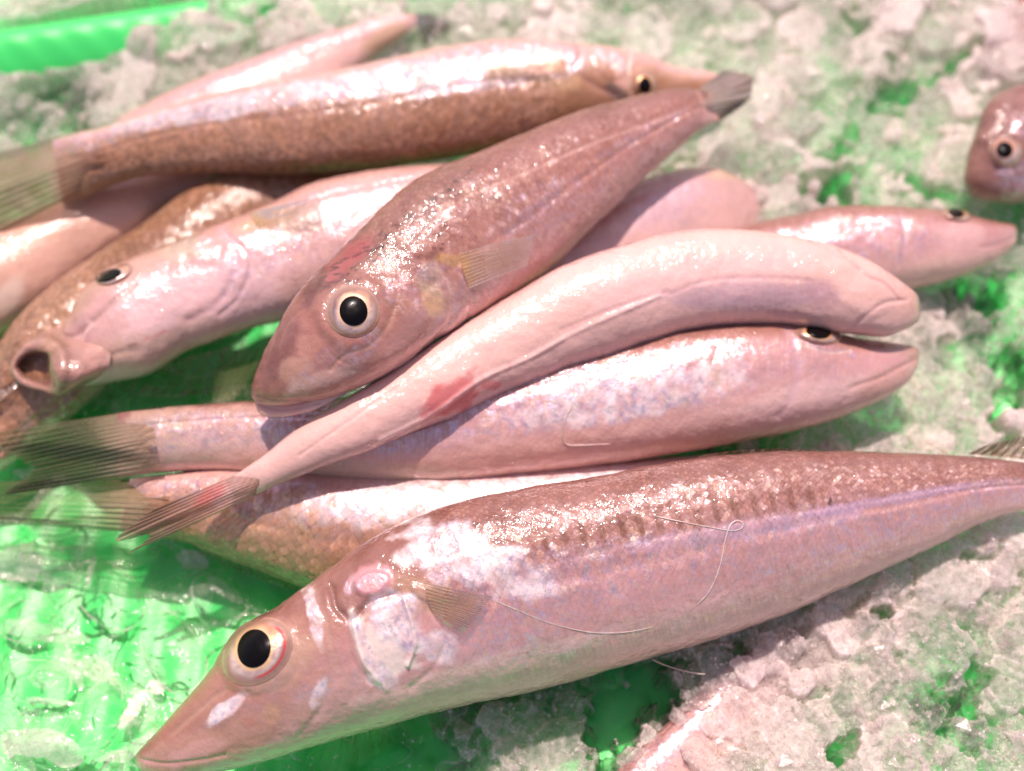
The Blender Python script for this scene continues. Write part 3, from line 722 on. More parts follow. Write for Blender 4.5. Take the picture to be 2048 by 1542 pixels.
def make_eye(bb, cx, cy, rx, ry, ang, pcx, pcy, prx, pry, pang, parent, toward=.35, bulge=.30, gold=(.80, .42, .16), white=(.66, .47, .40), red=False, lift=.0, rimcol=(.44, .23, .17), dark=(-135, (.12, .08, .09), 1.45)):
    Q, N, _ = surf(bb, cx, cy)
    v = CAM - Q; v /= np.linalg.norm(v)
    N = N * (1 - toward) + v * toward; N /= np.linalg.norm(N)
    nr_, na = 26, 72
    def dome(cx, cy, rx, ry, ang, h, r0, name, mat, colf, par, power=2.0, inner=0.0):
        r = np.linspace(0, 1, nr_); a = np.linspace(0, 2 * pi, na, endpoint=False)
        R, A = np.meshgrid(r, a, indexing='ij')
        ca, sa = cos(radians(ang)), sin(radians(ang))
        ex = rx * R * np.cos(A); ey = ry * R * np.sin(A)
        x = cx + ex * ca - ey * sa; y = cy + ex * sa + ey * ca
        d = ray(x, y)
        # skin depth under the disc, sampled on rings
        rs = np.linspace(0, 1, 7); sa_ = np.linspace(0, 2 * pi, 25)
        D0 = np.zeros((7, 25))
        for ii, rr0 in enumerate(rs):
            for jj, aa0 in enumerate(sa_[:-1]):
                e0, e1_ = rx * rr0 * cos(aa0), ry * rr0 * sin(aa0)
                D0[ii, jj] = (surf(bb, cx + e0 * ca - e1_ * sa, cy + e0 * sa + e1_ * ca)[0] - CAM) @ FWD
        D0[:, -1] = D0[:, 0]; D0[0] = D0[0].mean()
        D1 = np.stack([np.interp(R[:, 0], rs, D0[:, k]) for k in range(25)], 1)
        D2 = np.stack([np.interp(A[0], sa_, D1[k]) for k in range(len(D1))])
        k5 = np.ones(5) / 5
        D2 = np.stack([np.convolve(np.pad(row, 2, 'wrap'), k5, 'valid') for row in D2])
        if name == 'eye': dep = D2 - .00012 - .00035 * (1 - R**5) - h * (1 - R**2.2)
        else:
            q = np.clip(blob(x, y, *eyeframe), 0, 1)
            dep = D2 - .00012 - .00035 * (1 - q**5) - depf['h'] * (1 - q**2.2) - .00012 - h * (1 - R**2)
        P = CAM + d * dep[..., None]
        V = P.reshape(-1, 3); F = grid_faces(nr_, na, True)
        at = {'Col': colf(R, A).reshape(-1, 3)} if colf else None
        return mesh_obj(name, V, F, mat, par, at)
    S = rx / FPX * ((Q - CAM) @ FWD)
    depf = {'h': S * bulge}; eyeframe = (cx, cy, rx, ry, ang)
    # radius inside the iris measured from the pupil outline
    def ic(R, A):
        ca, sa = cos(radians(ang)), sin(radians(ang))
        ex = rx * R * np.cos(A); ey = ry * R * np.sin(A)
        x = cx + ex * ca - ey * sa; y = cy + ex * sa + ey * ca
        pr = blob(x, y, pcx, pcy, prx, pry, pang) * (1 + .10 * (fbm2(x * .05, y * .05, 77, 2) - .5))
        c = np.ones(R.shape + (3,)) * np.array(white)
        nz = fbm2(x * .09, y * .09, 71, 4)
        def mixc(w, col):
            nonlocal c
            c = c * (1 - w[..., None]) + np.array(col) * w[..., None]
        mixc(sstep(.4, .7, nz) * .6, (.46, .30, .27)); mixc(sstep(.62, .35, nz) * .4, (.80, .66, .56))
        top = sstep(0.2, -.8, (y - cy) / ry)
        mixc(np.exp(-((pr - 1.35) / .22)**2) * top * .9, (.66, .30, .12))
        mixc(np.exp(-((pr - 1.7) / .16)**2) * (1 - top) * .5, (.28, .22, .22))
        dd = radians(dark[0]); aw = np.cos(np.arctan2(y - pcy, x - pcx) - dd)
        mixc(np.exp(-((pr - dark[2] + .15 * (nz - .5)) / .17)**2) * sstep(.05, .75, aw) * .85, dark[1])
        mixc(1 - sstep(1.10, 1.26, pr + .25 * (nz - .5)), gold)
        mixc(sstep(.66, .90, R + .10 * (nz - .5)) * .92, rimcol); mixc(np.exp(-((R - .97) / .03)**2) * .5, (.66, .42, .28))
        if red:
            rd_ = np.exp(-((R - .78) / .035)**2) * sstep(.2, .5, np.cos(A - radians(55))) 
            mixc(np.clip(rd_ * 1.2, 0, 1), (.70, .05, .04))
        return np.clip(c, 0, 1)
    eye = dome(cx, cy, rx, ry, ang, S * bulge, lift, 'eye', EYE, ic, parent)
    # pupil sits on the dome: shallow black lens
    q = blob(pcx, pcy, cx, cy, rx, ry, ang); zz = S * bulge * (1 - min(q, .9)**2)
    dome(pcx, pcy, prx, pry, pang, S * .04, 0, 'pupil', PUPIL, None, eye)
    # fleshy eyelid ring
    r = np.linspace(0, 1, 10); a = np.linspace(0, 2 * pi, na, endpoint=False)
    return eye
def tube(name, C, rad, mat, parent=None, k=8, taper=True):
    C = np.asarray(C, float); n = len(C); T = np.gradient(C, axis=0); T /= np.linalg.norm(T, axis=1)[:, None] + 1e-12
    ref = np.array([0, 0, 1.0]); A = np.cross(T, ref); A /= np.linalg.norm(A, axis=1)[:, None] + 1e-12; B = np.cross(A, T)
    r = np.full(n, rad) if np.isscalar(rad) else np.asarray(rad)
    if taper: r = r * np.minimum(1, np.minimum(np.arange(n) + 1, n - np.arange(n)) / 5)
    th = np.linspace(0, 2 * pi, k, endpoint=False)
    P = C[:, None] + r[:, None, None] * (A[:, None] * np.cos(th)[None, :, None] + B[:, None] * np.sin(th)[None, :, None])
    return mesh_obj(name, P.reshape(-1, 3), grid_faces(n, k, True), mat, parent)
def strand(label, pts, keys, rad=.00028, z=None):
    rad = rad * .42
    pts = resample(pts, 70); C = []
    for x, y in pts:
        best = None
        for kx in keys:
            Q, N, d = surf(BODIES[kx], x, y)
            if d < 14 and (best is None or (Q - CAM) @ FWD < best[1]): best = (Q + N * rad * .8, (Q - CAM) @ FWD)
        C.append(best[0] if best else unproj(np.array(x), np.array(y), np.array(z or .012)))
    C = np.array(C)
    for k in range(3): C[:, k] = np.convolve(np.pad(C[:, k], 2, 'edge'), np.ones(5) / 5, 'valid')
    rv_ = rad * (.65 + .7 * vn2(np.arange(len(C)) * .14, np.zeros(len(C)), 7)); C[:, 2] -= rad * .5
    o = tube('pink_strand', C, rv_, THREAD); o['label'] = label; o['category'] = 'strand'; o['group'] = 'thin strands stuck to the fish'
    return o
G = 'fresh fish heaped on the ice'
def fish_root(label, px, py, z):
    p = unproj(np.array(float(px)), np.array(float(py)), np.array(z * 1e-3)); return thing('whiting_fish', label, 'fish', p, G)
BR = (.20, .09, .06); RED = (.62, .06, .07); YEL = (.72, .46, .16); DK = (.07, .05, .045); PINK = (.80, .50, .52); LIL = (.64, .42, .50); OCH = (.50, .32, .14)

# fish on the far side, half covered by the silver one
r7 = fish_root('pale pink fish behind the gold-backed one, narrow tail pointing to the top of the photo', 500, 250, 10)
make_body('f7', [(215,300,225,320),(228,245,262,350),(312,195,345,335),(390,160,430,310),(469,129,510,285),(566,92,600,230),(664,62,690,165),(742,39,752,108),(795,29,800,75),(832,27,834,50)],
          [16, 20, 20, 20, 20], [-50], 'pale', r7, flat=.8, seed=7, lines=[([(230,225),(400,180),(520,150),(640,105),(740,75)], 5, .25, (.5,.26,.24), .4)], stains=[(770,75,60,22,-30,(.55,.36,.2),.7,.2)])
make_fin('tail_fin', [(832,27),(832,50)], [(868,28),(905,52),(850,92)], 20, 17, r7, nr=9, col=(.14,.10,.07), alpha=.6, darks=[(845,32,32,8,0,DK,.8,.95)])

r10 = fish_root('smooth peach-coloured fish under the tail of the gold-backed one', 150, 480, 6)
make_body('f10', [(478,330,480,346),(400,332,412,378),(330,335,352,410),(250,350,290,465),(180,370,215,520),(100,410,135,580),(30,440,70,630),(-50,470,-10,680),(-130,500,-90,730),(-170,540,-150,720)],
          [13, 13, 14, 14, 14], [-70], 'peach', r10, seed=10, stains=[(20,590,50,26,-60,(.85,.72,.6),.5,.3)])
r9 = fish_root('golden-brown fish running beneath the open-mouthed one to the left edge', 250, 560, 6)
make_body('f9', [(790,300,800,380),(700,290,730,420),(620,310,665,450),(520,320,575,500),(430,346,500,560),(352,396,430,620),(273,455,355,670),(176,518,260,730),(96,575,185,800),(30,640,125,850),(-25,720,70,880),(-75,810,20,930),(-130,880,-60,980)],
          [14, 14, 15, 16, 15], [70, 60, 50], 'gold', r9, seed=9, nt=200, ns=500, silver=[(300,550,420,120,-40,.03,.2)], stains=[(130,640,120,60,-45,(.46,.26,.15),.6,.4)],
          lines=[([(-10,812),(40,770)], 5, .5, (.2,.1,.06), .7)])
make_fin('dorsal_fin', [(-40,830),(10,795),(45,765)], [(-70,800),(0,775),(38,755)], [24,24,24], 24, r9, nr=6, col=(.36,.20,.12), alpha=.7)

r6 = fish_root('slender fish with gold-brown scaly back and blazing silver side, topmost in the photo', 700, 250, 12)
make_body('f6', [(1452,164,1452,172),(1442,150,1443,188),(1415,143,1416,197),(1375,137,1375,203),(1335,127,1335,208),(1300,112,1300,218),(1255,100,1258,230),(1200,91,1205,245),(1149,84,1150,262),(1070,78,1080,285),(973,80,985,303),(856,98,870,322),(730,128,745,340),(600,154,610,349),(480,174,485,349),(390,195,390,348),(312,219,320,350),(245,242,265,358),(190,258,215,375),(140,270,165,396),(105,282,125,408)],
          [24, 26, 28, 29, 30, 29, 27], [155, 150, 150], 'gold', r6, ns=640, nt=200, seed=6, scale_len=1.15,
          silver=[(500,205,330,24,-11,1.0,.3),(900,150,330,40,-6,.9,.3),(1235,125,28,16,60,1,.3),(1200,110,18,9,60,1,.3)],
          stains=[(1240,160,16,30,-20,(.85,.5,.4),.6,.4),(1232,185,30,18,40,(.09,.06,.05),.85,.3),(1120,150,60,30,20,(.64,.42,.22),.5,.4),(1140,100,30,26,0,(.58,.34,.34),.5,.3)] +
                 [(460 + 27 * i, 337 + (i % 2), 6, 6, 0, (.10,.05,.04), .75, .3) for i in range(-6, 10)],
          lines=[([(1150,84),(1158,110),(1150,140),(1190,170),(1230,190)], 6, .7, (.35,.16,.12), .5),([(1262,105),(1256,140),(1262,190)], 4, .5, (.9,.7,.6), .4),([(1240,118),(1215,140),(1228,160)], 4, .4, (.3,.14,.1), .3)],
          bumps=[(1130,106,34,24,20,.6,.3),(1215,120,46,30,60,.5,.2),(1285,160,30,34,0,.5,.6)], scale_fade=.22)
b6 = BODIES['f6']
make_eye(b6, 1292, 168, 22, 25, 0, 1290, 171, 13, 17, -10, r6, toward=.3, bulge=.3)
flank_fin('pectoral_fin', b6, [(1128,118),(1136,150)], [(960,130),(965,168)], r6, nr=9, col=(.72,.46,.26), colb=(.72,.40,.2), alpha=.5)
make_fin('tail_fin', [(140,268),(122,340),(128,400)], [(-60,318),(-80,400),(-60,500)], [27,31,27], [22,24,22], r6, nr=16, col=(.40,.25,.13), colb=(.50,.28,.19), alpha=.72, inset=90, up=3.4,
         darks=[(40,300,120,10,-16,(.10,.07,.04),.7,.85),(30,470,110,12,-22,(.12,.08,.05),.7,.9)], ripple=.0003)

# fish under the centre
r11 = fish_root('smooth pale fish wedged between the brown-headed fish and the belly-up one', 1300, 450, 8)
make_body('f11', [(1530,425,1530,450),(1515,385,1520,490),(1470,350,1485,520),(1400,333,1425,545),(1310,350,1345,575),(1230,385,1275,605),(1150,430,1205,625),(1060,470,1120,640),(980,520,1020,650),(920,560,940,640)],
          [7, 12, 18, 22, 22], [-35], 'pale', r11, seed=11, silver=[(1380,420,90,24,-30,.5,.3)], stains=[(1330,410,90,40,-30,(.62,.44,.55),.4,.4),(1450,350,40,12,0,(.6,.46,.25),.4,.3)])
r12 = fish_root('fish with upturned snout at the right edge, lying beyond the belly-up fish', 1800, 500, 8)
make_body('f12', [(2034,458,2034,472),(2026,449,2028,492),(1985,441,1990,524),(1920,427,1932,549),(1856,416,1873,566),(1756,409,1780,588),(1658,413,1685,602),(1590,428,1610,606),(1500,450,1520,610),(1420,480,1440,600)],
          [19, 20, 20, 19, 16], [-12, -15, -15], 'flank', r12, seed=12, silver=[(1760,470,140,40,5,.75,.5)], stains=[(1990,478,46,26,25,(.52,.24,.22),.55,.4),(1680,450,80,20,-5,(.36,.22,.2),.6,.4),(1850,540,60,16,-22,(.6,.42,.32),.5,.3),(1925,470,50,30,0,(.74,.46,.42),.5,.3)],
          lines=[([(1800,425),(1810,470),(1800,530)], 5, .5, (.5,.3,.35), .4),([(2030,475),(1990,490),(1960,495)], 3, .3, (.4,.2,.18), .4)], scale_fade=.3)
make_eye(BODIES['f12'], 1914, 430, 30, 12, 10, 1912, 426, 17, 8.5, 12, r12, toward=.2, bulge=.35)
r13 = fish_root('dark pink fish head with gold-ringed eye, cut off by the right edge', 2020, 300, 6)
make_body('f13', [(1936,384,1946,396),(1927,352,1985,404),(1936,310,2030,408),(1950,258,2085,395),(1975,205,2130,370),(2020,178,2170,340),(2080,160,2210,320),(2140,150,2250,310),(2200,140,2290,300)],
          [18, 20, 22, 22, 22], [25], 'brown', r13, seed=13, silver=[(2030,350,40,50,30,.8,.6),(2040,250,30,30,0,.6,.5)], stains=[(2000,300,110,130,0,(.25,.11,.085),.8,.5),(1990,240,50,40,-40,(.20,.08,.06),.6,.5),(1950,340,24,40,20,(.36,.18,.12),.5,.3),(2010,345,20,14,0,(.7,.5,.6),.5,.3)],
          lines=[([(2048,230),(2020,260),(1990,280)], 6, .4, (.6,.4,.35), .4)], bumps=[(2012,345,20,16,0,.6,.5),(2040,250,14,12,0,.6,.6),(2040,380,20,12,0,.6,.6)], rough=1.8)
make_eye(BODIES['f13'], 2012, 305, 36, 30, 20, 2009, 299, 17, 16, 20, r13, toward=.4, bulge=.35, gold=(.80,.36,.22))
r15 = fish_root('blurred dark red fish mostly under ice in the top right corner', 2040, 90, 6)
make_body('f15', [(1958,130,1966,150),(1962,95,1990,175),(1978,60,2030,170),(2000,20,2080,150),(2040,-20,2130,120),(2090,-50,2180,90)], [6, 8, 9], [25], 'brown', r15, ns=160, nt=90, seed=15, stains=[(2020,90,60,60,0,(.38,.16,.13),.6,.5)], rough=2)
r14 = fish_root('silvery fish almost buried in crushed ice along the bottom edge', 1500, 1400, 6)
make_body('f14', [(1760,1170,1770,1190),(1700,1180,1745,1250),(1620,1215,1680,1320),(1530,1275,1620,1400),(1440,1345,1550,1480),(1360,1420,1480,1560),(1290,1490,1400,1640),(1200,1570,1320,1720)],
          [-.5, 1.0, 2.2, 2.5, 2.3], [-45], 'flank', r14, seed=14, silver=[(1450,1400,120,40,-40,.8,.6),(1600,1290,90,30,-40,.6,.6)], stains=[(1560,1330,200,80,-40,(.62,.50,.60),.5,.4)])

# open-mouthed fish
r8 = fish_root('pale fish with gaping round mouth, at the left edge of the photo', 400, 600, 12)
make_body('f8', [(118,668,140,765),(124,656,152,770),(138,632,182,772),(158,588,232,764),(205,545,300,748),(273,512,370,705),(332,490,430,682),(430,450,505,656),(527,412,590,636),(620,368,690,604),(720,345,795,572),(830,330,890,535),(950,325,1000,490),(1060,330,1095,450),(1150,340,1170,420)],
          [24, 26, 28, 29, 29, 27, 24], [-18, -25, -30], 'pale', r8, ns=560, nt=190, seed=8,
          silver=[(620,480,150,70,-20,.6,.6),(480,560,60,60,0,.6,.6),(370,490,60,30,-20,.5,.4)],
          stains=[(300,520,140,22,-28,(.50,.30,.22),.7,.4),(365,500,50,28,-25,(.46,.40,.26),.6,.4),(160,600,60,30,-50,(.42,.25,.19),.6,.4),(110,650,40,30,-40,(.44,.28,.24),.6,.4),
                  (270,700,120,40,-12,(.56,.36,.25),.55,.4),(430,640,200,30,-18,(.52,.36,.30),.5,.4),(120,760,24,30,0,(.46,.22,.17),.6,.4),(480,580,120,90,0,(.84,.56,.58),.5,.4),(320,610,110,60,-20,(.84,.58,.60),.5,.4),(530,440,80,22,-20,YEL,.35,.4),
                  (265,690,14,5,-15,(.3,.14,.1),.6,.5),(250,590,60,10,-35,(.46,.3,.25),.5,.4)],
          lines=[([(440,455),(470,500),(465,560),(430,610),(380,640)], 9, .6, (.60,.36,.40), .45),([(455,470),(500,520),(480,590),(440,630)], 5, .5, (.7,.46,.5), .3),
                 ([(60,690),(110,672),(150,672),(190,640),(240,590),(270,570)], 5, .6, (.36,.22,.18), .5),([(290,678),(310,672),(330,662)], 2, .1, (.6,.1,.12), .8),([(110,770),(150,745),(200,715),(280,700)], 7, .5, (.5,.3,.22), .3),([(180,560),(230,548),(262,535)], 4, .4, (.3,.18,.15), .5),
                 ([(126,740),(160,700),(180,650)], 6, -.8, (.80,.52,.48), .4)],
          bumps=[(470,520,40,80,10,.6,.5),(410,500,40,40,0,.5,.5),(160,640,60,20,-40,.6,.7)], scale_fade=.34)
b8 = BODIES['f8']
make_eye(b8, 228, 549, 40, 18, -22, 216, 551, 27, 11, -18, r8, toward=.15, bulge=.25, gold=(.50,.36,.30), white=(.70,.52,.46))
def mouth_ring():
    # protruding tube-like jaws: a flared lip around a dark hollow, the lower lip folded over on the right
    rails = [   # top, top-left, left, bottom-left, bottom, bottom-right, right, top-right ; z mm
     ([(165,640),(120,655),(95,720),(100,752),(125,768),(165,772),(215,735),(215,680)], [27,24,20,20,22,26,31,31]),
     ([(112,660),(62,678),(30,722),(42,762),(82,779),(128,788),(165,748),(160,695)], [28,26,23,23,25,29,34.2,33.5]),
     ([(96,670),(48,688),(20,730),(37,766),(82,782),(116,789),(136,748),(132,700)], [30,28.5,26.5,26,27,30,35,34.5]),
     ([(84,688),(50,697),(27,731),(42,758),(79,774),(106,780),(115,744),(114,700)], [30.6,29.4,27.6,27,27.6,30.6,35.2,34.8]),
     ([(78,702),(54,708),(37,731),(48,750),(77,764),(98,768),(99,738),(97,708)], [29.6,28.4,26.6,26,26.6,29,33.4,33.2]),
     ([(76,710),(58,714),(44,732),(53,747),(76,758),(92,758),(94,736),(91,714)], [27,26,24,23.6,24,25,28,28]),
     ([(78,722),(70,724),(64,732),(67,740),(76,745),(84,744),(86,734),(84,724)], [22,21.5,21,21,21,21.5,22,22])]
    n, m = 120, 60; grid = []
    for pts, z in rails:
        K = np.array([(p[0], p[1], zz) for p, zz in zip(pts, z)], float); K = np.concatenate([K[-1:], K, K[:2]])
        grid.append(spline(K, 1 + np.linspace(0, 8, n, endpoint=False)))
    grid = np.array(grid)                                   # rails, n, 3
    t = np.linspace(0, len(rails) - 1, m)
    A = np.stack([spline(grid[:, i], t) for i in range(n)])  # n, m, 3
    T = np.broadcast_to(t[None], (n, m))
    P = unproj(A[..., 0], A[..., 1], A[..., 2] * 1e-3)
    P[..., 2] += .0004 * (fbm2(A[..., 0] * .05, A[..., 1] * .05, 83, 3) - .5)
    nz = 1 + .5 * (fbm2(A[..., 0] * .07, A[..., 1] * .07, 81, 3) - .5)
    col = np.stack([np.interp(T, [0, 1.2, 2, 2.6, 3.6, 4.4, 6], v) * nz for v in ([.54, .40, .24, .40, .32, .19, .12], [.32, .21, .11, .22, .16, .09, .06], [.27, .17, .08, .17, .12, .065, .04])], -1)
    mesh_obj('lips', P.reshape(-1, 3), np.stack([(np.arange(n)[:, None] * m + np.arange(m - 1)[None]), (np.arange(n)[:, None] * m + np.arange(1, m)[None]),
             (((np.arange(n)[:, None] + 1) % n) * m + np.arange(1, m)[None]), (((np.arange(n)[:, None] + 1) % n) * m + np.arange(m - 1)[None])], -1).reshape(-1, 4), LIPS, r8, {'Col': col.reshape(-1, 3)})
def attr_mat(name, rough=.35, sss=.5):
    t = NT(name); geo = t.n('ShaderNodeTexCoord').outputs['Object']
    n1 = t.noise(geo, 500, 3); n2 = t.noise(geo, 1800, 2)
    b = t.bump(n1.outputs[0], .0006, .6); b = t.bump(n2.outputs[0], .0002, .6, b)
    p = t.n('ShaderNodeBsdfPrincipled'); t.set(p, Roughness=rough, Normal=b); t.link(t.attr('Col', True), p.inputs['Base Color'])
    p.inputs['Coat Weight'].default_value = .9; p.inputs['Coat Roughness'].default_value = .06
    p.inputs['Subsurface Weight'].default_value = sss; p.inputs['Subsurface Scale'].default_value = .002
    t.link(p.outputs[0], t.out.inputs[0]); return t.m
LIPS = attr_mat('wet_lips')
mouth_ring()
flank_fin('pectoral_fin', b8, [(500,430),(520,460)], [(640,400),(650,470)], r8, nr=9, col=(.74,.60,.52), colb=(.70,.44,.16), alpha=.35)
make_fin('pelvic_fin', [(330,725),(430,700),(540,660)], [(250,812),(400,800),(540,790)], [20,20,20], [12,14,16], r8, nr=9, col=(.50,.42,.22), alpha=.12, basealpha=.3, colb=(.6,.44,.3),
         darks=[(345,742,26,9,20,(.22,.14,.08),.6,.5),(300,780,40,10,8,(.22,.13,.07),.8,.6),(400,782,60,6,-8,(.22,.13,.07),.7,.5),(380,765,50,5,-6,(.22,.13,.07),.5,.4)])

# fish 5 : golden, under the others
r5 = fish_root('golden-scaled fish lying lowest, under the belly-up fish tail and the big front fish', 700, 1060, 4)
make_body('f5', [(1505,940,1505,960),(1465,912,1480,1010),(1380,912,1400,1060),(1250,922,1260,1110),(1100,935,1100,1150),(950,945,930,1180),(800,950,770,1198),(680,948,645,1190),(580,942,550,1155),(480,938,445,1115),(400,940,365,1084),(320,950,292,1069),(260,958,240,1063)],
          [13, 13, 14, 14, 15, 16, 17, 18, 19], [172, 168, 165], 'gold', r5, ns=560, nt=200, seed=5, scale_len=1.7,
          silver=[(950,985,420,55,-6,1.,.35),(340,985,50,10,-8,.5,.7)], stains=[(570,1000,110,35,10,(.72,.38,.24),.6,.5),(1300,930,200,20,-6,(.82,.58,.54),.6,.2),(580,1110,140,50,22,(.36,.24,.12),.4,.3)])
make_fin('tail_fin', [(262,957),(248,1010),(242,1064)], [(-60,965),(-90,1000),(-60,1042)], [20,21,19], [17,18,17], r5, nr=14, col=(.34,.30,.12), colb=(.45,.30,.20), alpha=.32, inset=85, up=3.4, darks=[(90,1044,160,7,6,DK,.7,.9)])
make_fin('dorsal_fin', [(410,1098),(500,1132),(600,1165)], [(395,1108),(520,1160),(600,1185)], [14,13,12], [8,7,7], r5, nr=12, col=(.40,.34,.18), alpha=.25)

# fish 4
r4 = fish_root('silver fish under the belly-up one, black-edged tail spread at the left edge', 1000, 900, 6)
make_body('f4', [(1838,706,1838,718),(1830,694,1834,736),(1802,688,1815,766),(1742,680,1768,798),(1690,670,1702,826),(1630,646,1642,848),(1560,638,1570,866),(1470,642,1482,884),(1365,652,1385,902),(1260,672,1290,918),(1140,697,1170,936),(1020,727,1040,952),(900,757,910,968),(780,783,780,973),(660,796,655,966),(540,801,535,951),(450,805,440,943),(360,812,350,944),(290,819,280,950),(235,826,238,956)],
          [26, 27, 27, 27, 26, 25, 25, 25], [-8, -14, -14, -10], 'flank', r4, ns=680, nt=210, seed=4,
          silver=[(1250,790,260,55,-10,1.,.4),(1500,740,120,50,-5,.6,.5),(380,850,160,30,-2,.8,.5),(1560,720,100,40,0,.5,.5),(1640,696,80,12,12,.7,.5)],
          stains=[(1600,800,160,40,-15,(.84,.56,.52),.6,.3),(1770,760,70,30,-30,(.56,.30,.24),.5,.4),(1810,700,40,18,20,(.46,.26,.2),.5,.4),(400,860,200,60,0,(.62,.42,.32),.5,.4),(430,735,30,12,0,YEL,.0,.3),
                  (1430,740,14,24,0,(.50,.28,.12),.5,.4),(1440,850,26,14,-20,(.70,.40,.26),.4,.4),(300,880,90,60,0,(.52,.38,.27),.5,.4),(1400,850,300,24,-12,(.82,.54,.50),.5,.3),(700,940,300,24,3,(.50,.42,.26),.45,.3)],
          lines=[([(1838,716),(1800,735),(1760,755),(1700,775)], 5, .5, (.50,.26,.22), .5),([(1575,660),(1600,720),(1590,780),(1560,830)], 9, .35, (.70,.46,.52), .35),([(1610,690),(1660,705),(1700,700)], 3, .3, (.85,.7,.6), .4),
                 ([(1440,690),(1425,730),(1440,770)], 6, .4, (.5,.3,.16), .4)],
          bumps=[(1480,730,60,36,0,.4,.6)], scale_fade=.20)
b4 = BODIES['f4']
make_eye(b4, 1638, 668, 46, 20, 8, 1637, 663, 25, 13.5, 10, r4, toward=.25, bulge=.30)
make_fin('tail_fin', [(238,826),(225,890),(240,955)], [(-30,868),(5,905),(60,935),(40,958),(-5,992)], [26,28,25], [24,25,22], r4, nr=20, col=(.34,.30,.15), colb=(.52,.36,.27), alpha=.34, inset=85, up=3.6,
         darks=[(150,905,190,20,4,(.06,.05,.03),.85,.9),(110,975,160,22,-8,(.05,.035,.025),.92,.95),(150,830,120,6,-8,DK,.5,.8),(120,935,120,30,0,(.16,.12,.07),.6,.75)], ripple=.0005)
make_fin('dorsal_fin', [(470,800),(420,806)], [(560,688),(440,700)], [26,26,26], [18,16,16], r4, nr=7, col=(.42,.44,.22), alpha=.22, basealpha=.3)

# fish 3, belly up
r3 = fish_root('fish lying belly up across the pile, blood stain on its pink belly', 1200, 700, 20)
make_body('f3', [(1841,614,1841,630),(1835,590,1835,645),(1814,572,1810,660),(1756,531,1768,673),(1678,494,1700,668),(1600,474,1625,656),(1521,462,1530,651),(1412,458,1430,656),(1326,466,1350,669),(1248,488,1280,694),(1180,508,1220,715),(1110,538,1150,736),(1045,578,1090,757),(960,628,1010,787),(856,692,920,828),(760,755,830,864),(690,795,750,898),(630,833,680,923),(586,862,620,945),(535,905,565,967),(488,938,515,989),(450,963,478,1008)],
          [34, 37, 39, 40, 40, 39, 38, 36, 33, 29], [-108, -105, -100, -100, -100], 'pale', r3, ns=680, nt=200, seed=3, flat=.85,
          silver=[(1500,590,190,40,0,.35,.4)],
          stains=[(920,785,85,34,-30,RED,.72,.75),(880,820,56,16,-38,(.66,.12,.12),.5,.7),(975,770,26,14,-10,RED,.5,.7),(420,985,40,18,-35,RED,.6,.5),(1500,592,180,34,-2,(.50,.30,.34),.75,.22),(1640,590,44,40,10,(.50,.28,.30),.6,.25),(1780,590,60,50,45,(.62,.36,.32),.5,.4),
                  (1590,630,60,10,5,(.40,.22,.24),.6,.2),(1400,560,260,50,-10,(.80,.52,.52),.4,.3),(1250,600,90,20,-20,(.82,.54,.5),.4,.4),(1820,600,26,40,-10,(.60,.33,.28),.5,.3)],
          lines=[([(1320,590),(1240,625),(1150,665),(1060,715),(960,760),(860,830),(760,880)], 5, -.7, (.86,.60,.56), .5),([(1335,583),(1240,612),(1120,660)], 3, .3, (.70,.30,.30), .4),
                 ([(1340,588),(1420,560),(1540,556),(1620,562)], 4, .3, (.60,.34,.36), .4),([(1680,500),(1730,550),(1770,570),(1800,600)], 4, .6, (.62,.30,.28), .5),([(1600,470),(1660,500),(1720,540)], 4, .4, (.7,.36,.36), .4),
                 ([(1700,660),(1760,610),(1810,600)], 5, .6, (.58,.34,.32), .4),([(900,700),(800,770),(700,840),(600,910)], 4, .3, (.66,.42,.4), .3),([(860,840),(700,925),(600,960)], 4, .35, (.6,.36,.32), .4)] ,
          bumps=[(1720,570,90,60,40,.5,.4)], scale_fade=.2, pig=.0)
make_fin('tail_fin', [(458,955),(462,980),(482,1006)], [(300,1022),(222,1085),(300,1070),(245,1112)], [31,31,29], [30,27,27], r3, nr=14, col=(.42,.25,.18), colb=(.70,.44,.40), alpha=.85, inset=60, up=2.2,
         darks=[(330,1010,60,6,-28,(.18,.12,.09),.8,.95),(370,1068,130,9,-24,(.13,.10,.11),.9,.98),(420,990,46,20,-36,(.66,.10,.10),.75,.95),(300,1075,60,20,-20,(.62,.46,.38),.4,.8)], ripple=.0003)
make_fin('anal_fin', [(700,912),(850,858),(960,820),(1090,765)], [(712,905),(862,846),(966,812),(1090,756)], [32,35,36], [31,34,35], r3, nr=22, m=8, col=(.76,.50,.48), colb=(.76,.50,.48), alpha=.95, ripple=0)

